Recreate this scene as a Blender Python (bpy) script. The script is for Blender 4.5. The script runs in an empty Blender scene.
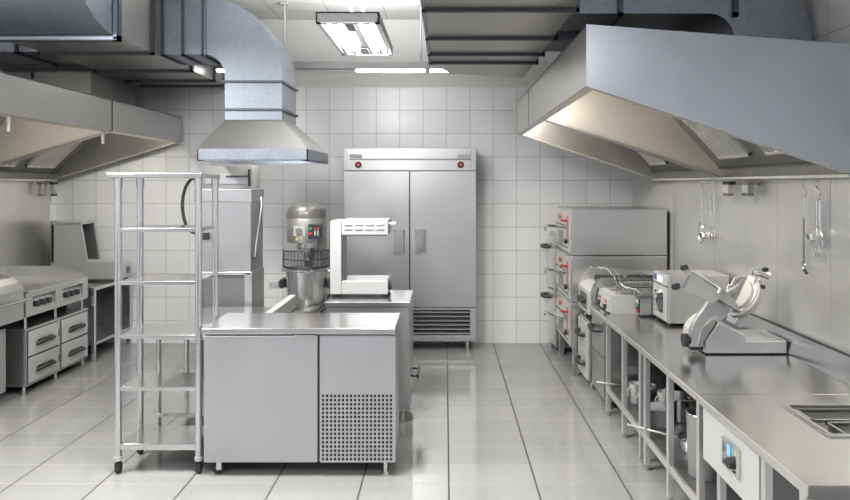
import bpy, bmesh, math, random
from mathutils import Vector, Matrix
random.seed(7)
SC = bpy.context.scene
COL = SC.collection
F = 644.0; CX = 445.0; CY = 184.0; EYE = 1.8

def at(px, py, Y):
    "world X,Z of a picture point lying at depth Y"
    s = F / Y
    return ((px - CX) / s, EYE - (py - CY) / s)
def atx(px, py, X):
    "world Y,Z of a picture point lying on the plane X"
    s = (px - CX) / X
    return (F / s, EYE - (py - CY) / s)

# ------------------------------------------------------------------ materials
class NT:
    def __init__(s, name):
        s.m = bpy.data.materials.new(name); s.m.use_nodes = True
        s.t = s.m.node_tree; s.t.nodes.clear()
        s.out = s.n('ShaderNodeOutputMaterial'); s.b = s.n('ShaderNodeBsdfPrincipled')
        s.l(s.b.outputs[0], s.out.inputs[0])
    def n(s, typ, **kw):
        x = s.t.nodes.new(typ)
        for k, v in kw.items(): setattr(x, k, v)
        return x
    def l(s, a, b): s.t.links.new(a, b)
    def math(s, op, a, b=None, c=None):
        x = s.n('ShaderNodeMath', operation=op)
        for i, v in enumerate((a, b, c)):
            if v is None: continue
            if hasattr(v, 'links'): s.l(v, x.inputs[i])
            else: x.inputs[i].default_value = v
        return x.outputs[0]
    def coord(s, scale=(1, 1, 1), kind='Object'):
        tc = s.n('ShaderNodeTexCoord'); mp = s.n('ShaderNodeMapping')
        mp.inputs['Scale'].default_value = scale
        s.l(tc.outputs[kind], mp.inputs[0]); return mp.outputs[0]
    def noise(s, vec, scale, detail=3, rough=.55):
        x = s.n('ShaderNodeTexNoise'); x.inputs['Scale'].default_value = scale
        x.inputs['Detail'].default_value = detail; x.inputs['Roughness'].default_value = rough
        s.l(vec, x.inputs['Vector']); return x.outputs[0]
    def ramp(s, fac, a, b, p0=0., p1=1.):
        x = s.n('ShaderNodeMapRange'); x.inputs[1].default_value = p0; x.inputs[2].default_value = p1
        x.inputs[3].default_value = a; x.inputs[4].default_value = b
        s.l(fac, x.inputs[0]); return x.outputs[0]
    def mix(s, fac, a, b):
        x = s.n('ShaderNodeMix', data_type='RGBA')
        if hasattr(fac, 'links'): s.l(fac, x.inputs[0])
        else: x.inputs[0].default_value = fac
        for i, v in ((6, a), (7, b)):
            if hasattr(v, 'links'): s.l(v, x.inputs[i])
            else: x.inputs[i].default_value = (*v, 1)
        return x.outputs[2]

def plain(name, col, rough=.5, metal=0., emit=None, strength=0., alpha=None, bump=0.):
    t = NT(name)
    vec = t.coord()
    nz = t.noise(vec, 9.0, 3)
    dark = tuple(c * .93 for c in col)
    t.l(t.mix(nz, dark, col), t.b.inputs['Base Color'])
    t.l(t.ramp(nz, max(0, rough - .04), min(1, rough + .04)), t.b.inputs['Roughness'])
    t.b.inputs['Metallic'].default_value = metal
    if emit:
        t.b.inputs['Emission Color'].default_value = (*emit, 1); t.b.inputs['Emission Strength'].default_value = strength
    if alpha is not None:
        t.b.inputs['Transmission Weight'].default_value = 1; t.b.inputs['IOR'].default_value = 1.05
    return t.m

def steel(name, col=(.58, .578, .57), rough=.335, metal=.96, stretch=(30, 30, 1.2), cloud=.17, scratch=.06):
    "brushed stainless: streaks along one direction plus cloudy patches painted in for blurred reflections"
    t = NT(name)
    st = t.noise(t.coord(stretch), 3.0, 1)
    cl = t.noise(t.coord((1, 1, 1)), 2.6, 1, .4)
    c1 = t.mix(st, tuple(c * .95 for c in col), tuple(min(1, c * 1.04) for c in col))
    c2 = t.mix(t.ramp(cl, 0, 1, .15, .85), tuple(c * (1 - cloud) for c in col), tuple(min(1, c * (1 + cloud * .7)) for c in col))  # cloudy lighter and darker patches imitate soft reflections
    t.l(t.mix(.5, c1, c2), t.b.inputs['Base Color'])
    t.l(t.ramp(cl, rough - .05, rough + .05, .15, .85), t.b.inputs['Roughness'])
    t.b.inputs['Metallic'].default_value = metal
    return t.m

def galvanised(name, col=(.47, .50, .56)):
    t = NT(name)
    v = t.n('ShaderNodeTexVoronoi'); v.inputs['Scale'].default_value = 110
    t.l(t.coord(), v.inputs['Vector'])
    nz = t.noise(t.coord(), 7, 5, .7)
    sp = t.math('MULTIPLY', t.math('ADD', v.outputs['Color'], nz), .5)
    t.l(t.mix(t.ramp(sp, 0, 1, .2, .8), tuple(c * .8 for c in col), tuple(min(1, c * 1.2) for c in col)), t.b.inputs['Base Color'])
    t.l(t.ramp(sp, .34, .5, .2, .8), t.b.inputs['Roughness'])
    t.b.inputs['Metallic'].default_value = .75
    return t.m

def line_mask(t, c, period, off, width):
    d = t.math('PINGPONG', t.math('SUBTRACT', c, off), period / 2)
    return t.math('LESS_THAN', d, width / 2)

def tile_wall(name, axis):
    t = NT(name)
    tc = t.n('ShaderNodeTexCoord'); sp = t.n('ShaderNodeSeparateXYZ'); t.l(tc.outputs['Object'], sp.inputs[0])
    T = .2645
    a = sp.outputs[0] if axis == 'x' else sp.outputs[1]
    off = .016 if axis == 'x' else 7.29
    m = t.math('MAXIMUM', line_mask(t, a, T, off, .0075), line_mask(t, sp.outputs[2], T, 2.899, .0075))
    # slightly different white for each tile
    wn = t.n('ShaderNodeTexWhiteNoise', noise_dimensions='2D'); cb = t.n('ShaderNodeCombineXYZ')
    t.l(t.math('FLOOR', t.math('DIVIDE', t.math('SUBTRACT', a, off), T)), cb.inputs[0])
    t.l(t.math('FLOOR', t.math('DIVIDE', t.math('SUBTRACT', sp.outputs[2], 2.899), T)), cb.inputs[1])
    t.l(cb.outputs[0], wn.inputs[0])
    tile = t.mix(wn.outputs[0], (.82, .82, .82), (.88, .88, .88))
    t.l(t.mix(m, tile, (.53, .53, .52)), t.b.inputs['Base Color'])
    t.l(t.ramp(m, .22, .8), t.b.inputs['Roughness'])
    bp = t.n('ShaderNodeBump'); bp.inputs['Strength'].default_value = .5; bp.inputs['Distance'].default_value = .002
    t.l(t.math('SUBTRACT', 1, m), bp.inputs['Height']); t.l(bp.outputs[0], t.b.inputs['Normal'])
    return t.m

def floor_mat():
    t = NT('floor_tile')
    tc = t.n('ShaderNodeTexCoord'); sp = t.n('ShaderNodeSeparateXYZ'); t.l(tc.outputs['Object'], sp.inputs[0])
    mx = line_mask(t, sp.outputs[0], .5235, .023, .011)
    my = line_mask(t, sp.outputs[1], .2628, 3.869, .006)
    wn = t.n('ShaderNodeTexWhiteNoise', noise_dimensions='2D'); cb = t.n('ShaderNodeCombineXYZ')
    t.l(t.math('FLOOR', t.math('DIVIDE', t.math('SUBTRACT', sp.outputs[0], .023), .5235)), cb.inputs[0])
    t.l(t.math('FLOOR', t.math('DIVIDE', t.math('SUBTRACT', sp.outputs[1], 3.869), .2628)), cb.inputs[1])
    t.l(cb.outputs[0], wn.inputs[0])
    nz = t.noise(t.coord((1, 1, 1)), 3.0, 4)
    base = t.mix(t.math('MULTIPLY', t.math('ADD', wn.outputs[0], nz), .5), (.28, .276, .27), (.34, .336, .328))
    c = t.mix(my, base, (.27, .265, .26))
    c = t.mix(mx, c, (.045, .045, .045))
    t.l(c, t.b.inputs['Base Color'])
    mm = t.math('MAXIMUM', mx, my)
    t.l(t.math('MAXIMUM', t.ramp(nz, .06, .13, .3, .7), t.math('MULTIPLY', mm, .7)), t.b.inputs['Roughness'])
    t.b.inputs['IOR'].default_value = 1.7
    return t.m

def ceiling_mat():
    t = NT('ceiling_tile')
    tc = t.n('ShaderNodeTexCoord'); sp = t.n('ShaderNodeSeparateXYZ'); t.l(tc.outputs['Object'], sp.inputs[0])
    m = t.math('MAXIMUM', line_mask(t, sp.outputs[0], .6, -.05, .02), line_mask(t, sp.outputs[1], .3, 6.95, .015))
    nz = t.noise(t.coord(), 90, 2)
    t.l(t.mix(m, t.mix(nz, (.66, .66, .65), (.74, .74, .73)), (.52, .52, .51)), t.b.inputs['Base Color'])
    t.b.inputs['Roughness'].default_value = .8
    return t.m

M = dict(
    steel=steel('brushed_steel'),
    steel_h=steel('brushed_steel_horizontal', stretch=(1.2, 30, 30)),
    steel_y=steel('brushed_steel_lengthwise', stretch=(30, 1.2, 30)),
    blue=steel('cool_brushed_steel', (.53, .535, .55), .35, .92, cloud=.12),
    top=steel('worktop_steel', (.65, .65, .65), .21, .96, (1.5, 25, 25)),
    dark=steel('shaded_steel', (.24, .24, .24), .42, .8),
    hood=steel('hood_steel', (.50, .49, .475), .335, .95, (30, 30, 1)),
    hoodin=steel('hood_inner_steel', (.66, .62, .56), .40, .7, cloud=.08),
    clad=steel('cladding_steel', (.74, .73, .715), .335, .8, (9, 9, .5), cloud=.16),
    tube=steel('tube_steel', (.66, .67, .69), .2, .96),
    chrome=plain('chrome', (.75, .75, .75), .12, 1.0),
    galv=galvanised('galvanised_sheet', (.26, .28, .32)),
    galvin=steel('duct_underside', (.50, .485, .46), .42, .8),
    flange=plain('duct_flange', (.085, .095, .11), .45, .7),
    flangel=plain('duct_flange_light', (.30, .33, .38), .4, .8),
    wht=plain('white_enamel', (.56, .555, .545), .34),
    cream=plain('cream_cast_metal', (.58, .565, .53), .38, .2),
    greyp=plain('grey_plastic', (.42, .42, .42), .5),
    mix=steel('mixer_paint', (.42, .41, .39), .36, .6, cloud=.05),
    mixcap=plain('mixer_cap', (.20, .195, .19), .3, .4),
    blk=plain('black_plastic', (.025, .025, .027), .42),
    rub=plain('black_rubber', (.02, .02, .02), .7),
    gap=plain('dark_interior', (.07, .07, .072), .7),
    grate=plain('cast_iron', (.045, .045, .048), .5, .3),
    wall=plain('painted_wall', (.70, .695, .68), .65),
    fwall=plain('blue_grey_paint', (.22, .26, .33), .6),
    panel=plain('white_panel', (.52, .515, .50), .35),
    glow=plain('lamp_tube', (1, 1, 1), .4, emit=(1, .99, .97), strength=13.0),
    bowl=plain('polished_bowl_steel', (.80, .80, .80), .2, .85),
    reflector=plain('dull_reflector', (.10, .10, .105), .45),
    hoodend_tint=steel('hood_steel_reflection_tint', (.40, .42, .46), .35, .95, (3, 3, 1), cloud=.2),  # hood steel darkened and blued, painting in the near end's reflections
    glow2=plain('warm_lamp', (1, 1, 1), .4, emit=(1, .9, .76), strength=45.0),
    lampbox=plain('lamp_housing', (.24, .245, .25), .45, .3),
    red=plain('red_plastic', (.45, .03, .035), .4),
    redl=plain('red_lamp', (.8, .03, .03), .35, emit=(1, .05, .05), strength=.15),
    green=plain('green_button', (.03, .35, .15), .35),
    orange=plain('orange_dial', (.50, .15, .03), .4),
    yellow=plain('yellow_label', (.75, .55, .05), .5),
    paper=plain('pale_label', (.75, .70, .55), .5),
    bluel=plain('blue_display', (.15, .50, .75), .3, emit=(.2, .6, .9), strength=.35),
    blued=plain('blue_badge', (.06, .16, .24), .3),
    screen=plain('pale_display', (.8, .82, .95), .3, emit=(.85, .88, 1), strength=.35),
    glass=plain('clear_guard', (.85, .87, .88), .05, alpha=1),
    dglass=plain('dark_window', (.06, .06, .065), .12),
    bin=plain('grey_bin', (.30, .30, .30), .42, .2),
    tile=tile_wall('wall_tile', 'x'), tiley=tile_wall('wall_tile_side', 'y'),
    floor=floor_mat(), ceil=ceiling_mat(),
)

# ------------------------------------------------------------------ mesh builder
class B:
    def __init__(s): s.bm = bmesh.new()
    def _face(s, vs, smooth=False):
        try:
            f = s.bm.faces.new(vs); f.smooth = smooth; return f
        except ValueError: return None
    def box(s, x0, x1, y0, y1, z0, z1, mat=None):
        x0, x1 = min(x0, x1), max(x0, x1); y0, y1 = min(y0, y1), max(y0, y1); z0, z1 = min(z0, z1), max(z0, z1)
        v = [s.bm.verts.new(p) for p in ((x0,y0,z0),(x1,y0,z0),(x1,y1,z0),(x0,y1,z0),(x0,y0,z1),(x1,y0,z1),(x1,y1,z1),(x0,y1,z1))]
        for q in ((3,2,1,0),(4,5,6,7),(0,1,5,4),(1,2,6,5),(2,3,7,6),(3,0,4,7)): s._face([v[i] for i in q])
        return s
    def hexa(s, pts):
        "8 corners, bottom ring then top ring"
        v = [s.bm.verts.new(p) for p in pts]
        for q in ((3,2,1,0),(4,5,6,7),(0,1,5,4),(1,2,6,5),(2,3,7,6),(3,0,4,7)): s._face([v[i] for i in q])
        return s
    def prism(s, prof, axis, a, b, smooth=False):
        "profile of 2-D points swept between a and b along the axis"
        def P(p, t):
            return {'x': (t, p[0], p[1]), 'y': (p[0], t, p[1]), 'z': (p[0], p[1], t)}[axis]
        A = [s.bm.verts.new(P(p, a)) for p in prof]; C = [s.bm.verts.new(P(p, b)) for p in prof]
        n = len(prof)
        s._face(A); s._face(C[::-1])
        for i in range(n): s._face([A[i], C[i], C[(i+1) % n], A[(i+1) % n]], smooth)
        return s
    def cyl(s, p0, p1, r, seg=16, r1=None, cap=True):
        p0 = Vector(p0); p1 = Vector(p1); d = (p1 - p0).normalized()
        r1 = r if r1 is None else r1
        u = d.orthogonal().normalized(); w = d.cross(u)
        A, C = [], []
        for i in range(seg):
            a = 2 * math.pi * i / seg; o = u * math.cos(a) + w * math.sin(a)
            A.append(s.bm.verts.new(p0 + o * r)); C.append(s.bm.verts.new(p1 + o * r1))
        for i in range(seg): s._face([A[i], A[(i+1) % seg], C[(i+1) % seg], C[i]], True)
        if cap: s._face(A[::-1]); s._face(C)
        return s
    def lathe(s, c, prof, seg=28, axis='z', sx=1, sy=1):
        rings = []
        for r, h in prof:
            ring = []
            for i in range(seg):
                a = 2 * math.pi * i / seg
                x, y = r * math.cos(a) * sx, r * math.sin(a) * sy
                p = (c[0]+x, c[1]+y, c[2]+h) if axis == 'z' else ((c[0]+x, c[1]+h, c[2]+y) if axis == 'y' else (c[0]+h, c[1]+x, c[2]+y))
                ring.append(s.bm.verts.new(p))
            rings.append(ring)
        for A, C in zip(rings, rings[1:]):
            for i in range(seg): s._face([A[i], A[(i+1) % seg], C[(i+1) % seg], C[i]], True)
        s._face(rings[0][::-1]); s._face(rings[-1])
        return s
    def tube(s, pts, r, seg=8, closed=False):
        P = [Vector(p) for p in pts]; n = len(P); rings = []
        prev = None
        for i in range(n):
            if closed: d = (P[(i+1) % n] - P[i-1])
            else: d = P[min(i+1, n-1)] - P[max(i-1, 0)]
            d.normalize()
            if prev is None: u = d.orthogonal().normalized()
            else:
                u = prev - d * prev.dot(d)
                u = u.normalized() if u.length > 1e-6 else d.orthogonal().normalized()
            prev = u; w = d.cross(u)
            rings.append([s.bm.verts.new(P[i] + (u * math.cos(2*math.pi*k/seg) + w * math.sin(2*math.pi*k/seg)) * r) for k in range(seg)])
        rr = list(zip(rings, rings[1:])) + ([(rings[-1], rings[0])] if closed else [])
        for A, C in rr:
            for i in range(seg): s._face([A[i], A[(i+1) % seg], C[(i+1) % seg], C[i]], True)
        if not closed: s._face(rings[0][::-1]); s._face(rings[-1])
        return s

ORG = {}
def put(name, b, mat, parent=None, bevel=0., label=None):
    bm = b.bm
    bmesh.ops.recalc_face_normals(bm, faces=bm.faces[:])
    for e in bm.edges:
        if len(e.link_faces) == 2 and e.calc_face_angle(0) > math.radians(38): e.smooth = False
    org = Vector((0, 0, 0))
    if parent is not None: org = ORG[parent.name]
    for v in bm.verts: v.co -= org
    me = bpy.data.meshes.new(name); bm.to_mesh(me); bm.free()
    me.materials.append(M[mat] if isinstance(mat, str) else mat)
    o = bpy.data.objects.new(name, me); COL.objects.link(o)
    if parent is not None: o.parent = parent
    ORG[o.name] = org
    if bevel:
        md = o.modifiers.new('soft_edges', 'BEVEL'); md.width = bevel; md.segments = 2
        md.limit_method = 'ANGLE'; md.angle_limit = math.radians(40)
    if label: o['label'] = label
    return o
def tag(o, label, cat, group=None, kind=None):
    o['label'] = label; o['category'] = cat
    if group: o['group'] = group
    if kind: o['kind'] = kind
    return o
def thing(name, loc, label, cat, group=None):
    o = bpy.data.objects.new(name, None); COL.objects.link(o)
    o.location = loc; o.empty_display_size = .1
    ORG[o.name] = Vector(loc)
    return tag(o, label, cat, group)
def solo(name, b, mat, label, cat, group=None, bevel=0.):
    "a thing made of a single mesh, its origin moved to its base"
    o = put(name, b, mat, None, bevel)
    vs = o.data.vertices
    c = Vector((sum(v.co.x for v in vs)/len(vs), sum(v.co.y for v in vs)/len(vs), min(v.co.z for v in vs)))
    for v in vs: v.co -= c
    o.location = c; ORG[o.name] = c
    return tag(o, label, cat, group)
def struct(name, b, mat, label=None, bevel=0.):
    o = put(name, b, mat, None, bevel); o['kind'] = 'structure'
    if label: o['label'] = label
    return o
def copy_tree(o, parent=None):
    c = o.copy(); COL.objects.link(c)
    if parent is not None: c.parent = parent
    ORG[c.name] = ORG[o.name].copy()
    for ch in list(o.children): copy_tree(ch, c)
    return c

# ------------------------------------------------------------------ room
XL, XR, YB, YF, ZC = -4.40, 2.13, 7.29, -2.6, 3.66
struct('floor', B().box(XL-.1, XR+.1, YF, YB+.1, -.1, 0), 'floor', 'glossy grey rectangular floor tiles with dark lengthwise joints')
struct('ceiling', B().box(XL-.1, XR+.1, YF, YB+.1, ZC, ZC+.1), 'ceil', 'white suspended ceiling in a thin grid')
wb = struct('wall_back', B().box(XL-.1, XR+.1, YB, YB+.1, 0, 2.899), 'tile', 'white square tiled back wall')
struct('trim_1', B().box(XL-.1, XR+.1, YB+.001, YB+.1, 2.90, ZC), 'wall', 'plain painted band above the tiled back wall')
struct('wall_left', B().box(XL-.1, XL, YF, YB, 0, ZC), 'tiley', 'white tiled left wall')
struct('wall_right', B().box(XR, XR+.1, YF, YB, 0, ZC), 'tiley', 'white tiled right wall')
struct('wall_front', B().box(XL, XR, YF-.1, YF, 0, .9).box(XL, XR, YF-.1, YF, 2.25, ZC).box(XL, XL+.5, YF-.1, YF, .9, 2.25).box(XR-.5, XR, YF-.1, YF, .9, 2.25), 'fwall')
b = B()
for x in (-2.2, -.2): b.box(x-.03, x+.03, YF-.08, YF-.02, .9, 2.25)
b.box(XL+.5, XR-.5, YF-.08, YF-.02, .9, .96).box(XL+.5, XR-.5, YF-.08, YF-.02, 2.19, 2.25)
struct('window_1', b, 'lampbox')
# steel cladding: separate sheets with thin joints between them
b = B(); ys = [2.6, 3.54, 3.95, 4.0+.46, 5.0, 5.985]
ys = [1.2, 2.3, 3.54, 4.1, 4.53, 5.06, 5.985]
for a, c in zip(ys, ys[1:]): b.box(XR-.012, XR-.001, a+.0015, c-.0015, .0, 1.86)
struct('trim_2', b, 'clad', 'brushed steel sheets cladding the right wall')
struct('trim_3', B().box(XR-.010, XR-.001, 5.99, YB-.002, 0, 2.0), 'panel', 'plain white panel on the right wall by the corner')
b = B(); ys = [1.5, 3.0, 4.2, 5.4, 6.3, 7.155]
for a, c in zip(ys, ys[1:]): b.box(XL+.001, XL+.012, a+.0015, c-.0015, 0, 1.86)
struct('trim_4', b, 'clad', 'brushed steel sheets cladding the left wall')

# ------------------------------------------------------------------ fridge on back wall
def grille(b, x0, x1, y, z0, z1, n, th, dep=.02):
    for i in range(n):
        z = z0 + (z1 - z0) * (i + .5) / n
        b.hexa([(x0,y,z-th),(x1,y,z-th),(x1,y+dep,z),(x0,y+dep,z),(x0,y,z-th*.2),(x1,y,z-th*.2),(x1,y+dep,z+th*.8),(x0,y+dep,z+th*.8)])
FY = 6.90
t = thing('upright_fridge', (-.37, 7.08, 0), 'tall two-door stainless steel fridge standing against the tiled back wall', 'fridge')
put('cabinet', B().box(-1.083, .333, FY+.05, 7.265, .10, 2.16), 'steel', t, .006)
xa, zt = at(344.5, 149, FY)
hd = put('header', B().box(-1.083, .333, FY-.01, FY+.05, 1.945, 2.18).box(-1.083, .333, FY+.05, 7.265, 2.16, 2.185), 'steel_h', t, .004)
put('seam_groove', B().box(-1.02, .275, FY-.014, FY-.008, 2.055, 2.072), 'dark', hd)
for x in (-1.055, .275): put('edge_strip', B().box(x, x+.004, FY-.013, FY-.008, 1.95, 2.17), 'dark', hd)
for x in (at(358.5, 164.5, FY)[0], at(460.7, 164.5, FY)[0]):
    o = put('indicator', B().cyl((x, FY-.009, 2.005), (x, FY-.022, 2.005), .036, 24), 'blk', hd)
    put('red_lamp', B().cyl((x, FY-.022, 2.008), (x, FY-.026, 2.008), .014, 16), 'redl', hd, label='small glowing red dot')
for x in (at(356, 155, FY)[0], at(464, 155, FY)[0]):
    put('badge', B().box(x-.065, x+.065, FY-.016, FY-.009, 2.078, 2.118), 'greyp', hd, .002)
    bb = B()
    for k, w in enumerate((.012, .014, .008, .014, .012, .014)):
        xx = x - .052 + k * .018
        bb.box(xx, xx+.003, FY-.018, FY-.0155, 2.087, 2.109)
        if k % 2: bb.box(xx, xx+w, FY-.018, FY-.0155, 2.106, 2.109)
        if k % 3: bb.box(xx, xx+w, FY-.018, FY-.0155, 2.087, 2.090)
    put('badge_lettering', bb, 'wht', hd)
zD0, zD1 = at(0, 307, FY)[1], at(0, 171.5, FY)[1]
for x0, x1, hx in ((-1.080, -.385, (394.6, 404.6)), (-.372, .330, (415.6, 425.7))):
    d = B(); ha, hb = at(hx[0], 0, FY)[0], at(hx[1], 0, FY)[0]
    za, zb = at(0, 254, FY)[1], at(0, 230, FY)[1]
    # door leaf with a real recess where the grip is
    d.box(x0, ha, FY, FY+.045, zD0, zD1).box(hb, x1, FY, FY+.045, zD0, zD1)
    d.box(ha, hb, FY, FY+.045, zb, zD1).box(ha, hb, FY, FY+.045, zD0, za)
    dd = put('door', d, 'steel', t)
    g = B().hexa([(ha,FY+.005,za),(hb,FY+.04,za),(hb,FY+.045,za),(ha,FY+.045,za),(ha,FY+.005,zb),(hb,FY+.04,zb),(hb,FY+.045,zb),(ha,FY+.045,zb)])
    g.box(ha-.006, ha, FY-.008, FY+.001, za-.006, zb+.006).box(hb, hb+.006, FY-.008, FY+.001, za-.006, zb+.006)
    g.box(ha, hb, FY-.008, FY+.001, zb, zb+.006).box(ha, hb, FY-.008, FY+.001, za-.006, za)
    put('recessed_handle', g, 'chrome', dd)
put('door_gap', B().box(-.385, -.372, FY+.03, FY+.047, zD0, zD1), 'gap', t)
zg0, zg1 = at(0, 338, FY)[1], at(0, 308, FY)[1]
g = B().box(-1.08, .330, FY+.045, FY+.05, zg0, zg1)
g2 = B().box(-1.08, .330, FY, FY+.045, zg0, zg0+.03).box(-1.08, .330, FY, FY+.045, zg1-.02, zg1).box(-1.08, -1.03, FY, FY+.045, zg0+.03, zg1-.02).box(.27, .33, FY, FY+.045, zg0+.03, zg1-.02)
grille(g2, -1.03, .27, FY+.006, zg0+.03, zg1-.02, 6, .011)
put('vent_back', g, 'gap', t); put('vent_grille', g2, 'steel_h', t)
for x in (-1.0, .24):
    for y in (FY+.06, 7.2): put('foot', B().cyl((x, y, 0), (x, y, .11), .018, 12), 'chrome', t)

# ------------------------------------------------------------------ refrigerated counter in front
x0, x1, y0, y1, zt = -1.48, -.31, 3.95, 4.42, .917
t = thing('undercounter_fridge', (-.9, 4.18, 0), 'steel undercounter fridge on castors with a perforated panel, in the foreground', 'fridge counter')
put('worktop', B().box(x0-.012, x1+.005, y0-.01, y1, zt-.035, zt), 'top', t, .004)
put('cabinet', B().box(x0, x1-.005, y0+.03, y1-.01, .09, zt-.035), 'steel', t, .003)
xs = at(317.5, 0, y0)[0]; xe = at(395.5, 0, y0)[0]
put('door', B().box(x0, xs, y0, y0+.03, .092, zt-.05), 'blue', t, .003)
hx0, hz1 = at(295, 334.5, y0); hx1, hz0 = at(315, 338, y0)
put('handle', B().box(hx0, hx1, y0-.008, y0, hz0, hz1), 'chrome', t, .002)
put('hinge_gap', B().box(xs+.002, xs+.010, y0+.02, y0+.031, .092, zt-.05), 'gap', t)
ax, az = at(321, 394, y0); bx, bz = at(393, 461.5, y0)
p = B().box(xs+.014, xe, y0, y0+.028, az, zt-.05)
p.box(xs+.014, ax, y0, y0+.028, .092, az).box(bx, xe, y0, y0+.028, .092, az).box(ax, bx, y0, y0+.028, .092, bz)
panel = put('side_panel', p, 'blue', t)
g = B(); nx, nz = 18, 16; sx = (bx-ax)/nx; sz = (az-bz)/nz
for i in range(nx+1): g.box(ax+i*sx-.0050, ax+i*sx+.0050, y0+.002, y0+.008, bz, az)
for j in range(nz+1): g.box(ax, bx, y0+.0021, y0+.0079, bz+j*sz-.0050, bz+j*sz+.0050)
put('perforated_grille', g, 'blue', panel)
put('dark_backing', B().box(ax, bx, y0+.020, y0+.026, bz, az), 'gap', panel)
def castor(t, x, y, r=.036, top=.09, fork='chrome'):
    w = put('castor', B().cyl((x, y-.012, r), (x, y+.012, r), r, 24), 'rub', t)
    put('wheel_disc', B().cyl((x, y-.014, r), (x, y+.014, r), r*.35, 20), 'chrome', w)
    put('castor_fork', B().box(x-.006, x+.024, y-.020, y-.015, r-.006, top-.012).box(x-.006, x+.024, y+.015, y+.020, r-.006, top-.012).box(x-.01, x+.034, y-.02, y+.02, top-.012, top).cyl((x,y-.022,r),(x,y+.022,r),.006,10), fork, w)
for x, y in ((x0+.07, y0+.06), (x0+.07, y1-.07)): castor(t, x, y)
for x, y in ((x1-.06, y0+.05), (x1-.06, y1-.07)):
    put('foot', B().cyl((x, y, 0), (x, y, .012), .022, 14).cyl((x, y, .01), (x, y, .09), .014, 12), 'chrome', t)

# second counter unit behind
x0, x1, y0, y1 = -.90, -.262, 4.82, 5.37
t = thing('steel_cabinet', (-.58, 5.1, 0), 'steel cabinet carrying the white conveyor toaster, behind the undercounter fridge', 'cabinet')
put('worktop', B().box(x0, x1, y0, y1, zt-.04, zt), 'top', t, .005)
put('body', B().box(x0+.01, x1-.012, y0+.015, y1-.01, .10, zt-.04), 'steel', t, .003)
put('door', B().box(x1-.012, x1-.002, y0+.03, y1-.03, .12, zt-.06), 'steel', t, .003)
hy = y0+.10
put('handle', B().cyl((x1, hy, .335), (x1+.05, hy, .335), .008, 8).cyl((x1, hy+.2, .335), (x1+.05, hy+.2, .335), .008, 8).box(x1+.045, x1+.062, hy-.02, hy+.22, .318, .352), 'blk', t, .003)
for x in (x0+.06, x1-.06):
    for y in (y0+.06, y1-.06): put('foot', B().cyl((x, y, 0), (x, y, .10), .017, 12), 'chrome', t)

# ------------------------------------------------------------------ conveyor toaster
Y0, Y1 = 5.03, 5.33
def zz(y): return at(0, y, Y0)[1]
def xx(x): return at(x, 0, Y0)[0]
t = thing('conveyor_toaster', (-.67, 5.18, zt), 'white C-shaped conveyor toaster with slotted head on the steel cabinet', 'toaster')
put('column', B().box(xx(330), xx(341.2), Y0, Y1, zt+.02, zz(221)), 'wht', t, .006)
arm = put('upper_housing', B().box(xx(341.4), xx(388), Y0, Y1, zz(235), zz(220)), 'wht', t, .006)
sl = B()
for i in range(4):
    xa = xx(344.5 + i*10.6)
    for zc in (224.5, 229): sl.box(xa, xa+.058, Y0-.012, Y0+.001, zz(zc)-.006, zz(zc)+.008)
put('vent_louvres', sl, 'wht', arm, .003)
put('heater_slot', B().box(xx(343), xx(386), Y0+.01, Y1-.01, zz(236.2), zz(235)), 'dark', arm)
put('side_spout', B().cyl((xx(388), Y0+.06, zz(224)), (xx(393), Y0+.06, zz(224)), .012, 12).cyl((xx(393), Y0+.06, zz(224)), (xx(395), Y0+.06, zz(224)), .018, 12), 'chrome', arm)
base = put('base', B().box(xx(341.4), xx(388), Y0, Y1, zt+.02, zz(281.5)), 'wht', t, .006)
put('conveyor_tray', B().box(xx(343), xx(387), Y0-.004, Y1-.02, zz(281.5), zz(280.2)), 'chrome', base, .003)
put('knob', B().cyl((xx(388), Y0+.10, zt+.07), (xx(388)+.02, Y0+.10, zt+.07), .026, 18), 'blk', base)
for x in (333, 385):
    for y in (Y0+.03, Y1-.03): put('foot', B().cyl((xx(x), y, zt), (xx(x), y, zt+.02), .016, 12), 'rub', t)

# ------------------------------------------------------------------ worktable left of the island
x0, x1, y0, y1, zt2 = -2.03, -1.27, 4.47, 5.50, .75
t = thing('worktable', (-1.65, 4.98, 0), 'low steel worktable with undershelf behind the shelf rack, leading to the dishwasher', 'table')
put('worktop', B().box(x0, x1, y0, y1, zt2-.03, zt2), 'top', t, .004)
put('upstand', B().box(x1-.055, x1, y0, y1, zt2, zt2+.105), 'wht', t, .004)
put('upstand_gap', B().box(x1-.063, x1-.056, y0+.005, y1-.005, zt2, zt2+.10), 'gap', t)
put('undershelf', B().box(x0+.01, x1-.01, y0+.01, y1-.01, .18, .205), 'top', t, .003)
for x in (x0+.03, x1-.03):
    for y in (y0+.03, (y0+y1)/2, y1-.03): put('leg', B().cyl((x, y, 0), (x, y, zt2-.03), .017, 14), 'tube', t)

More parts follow.
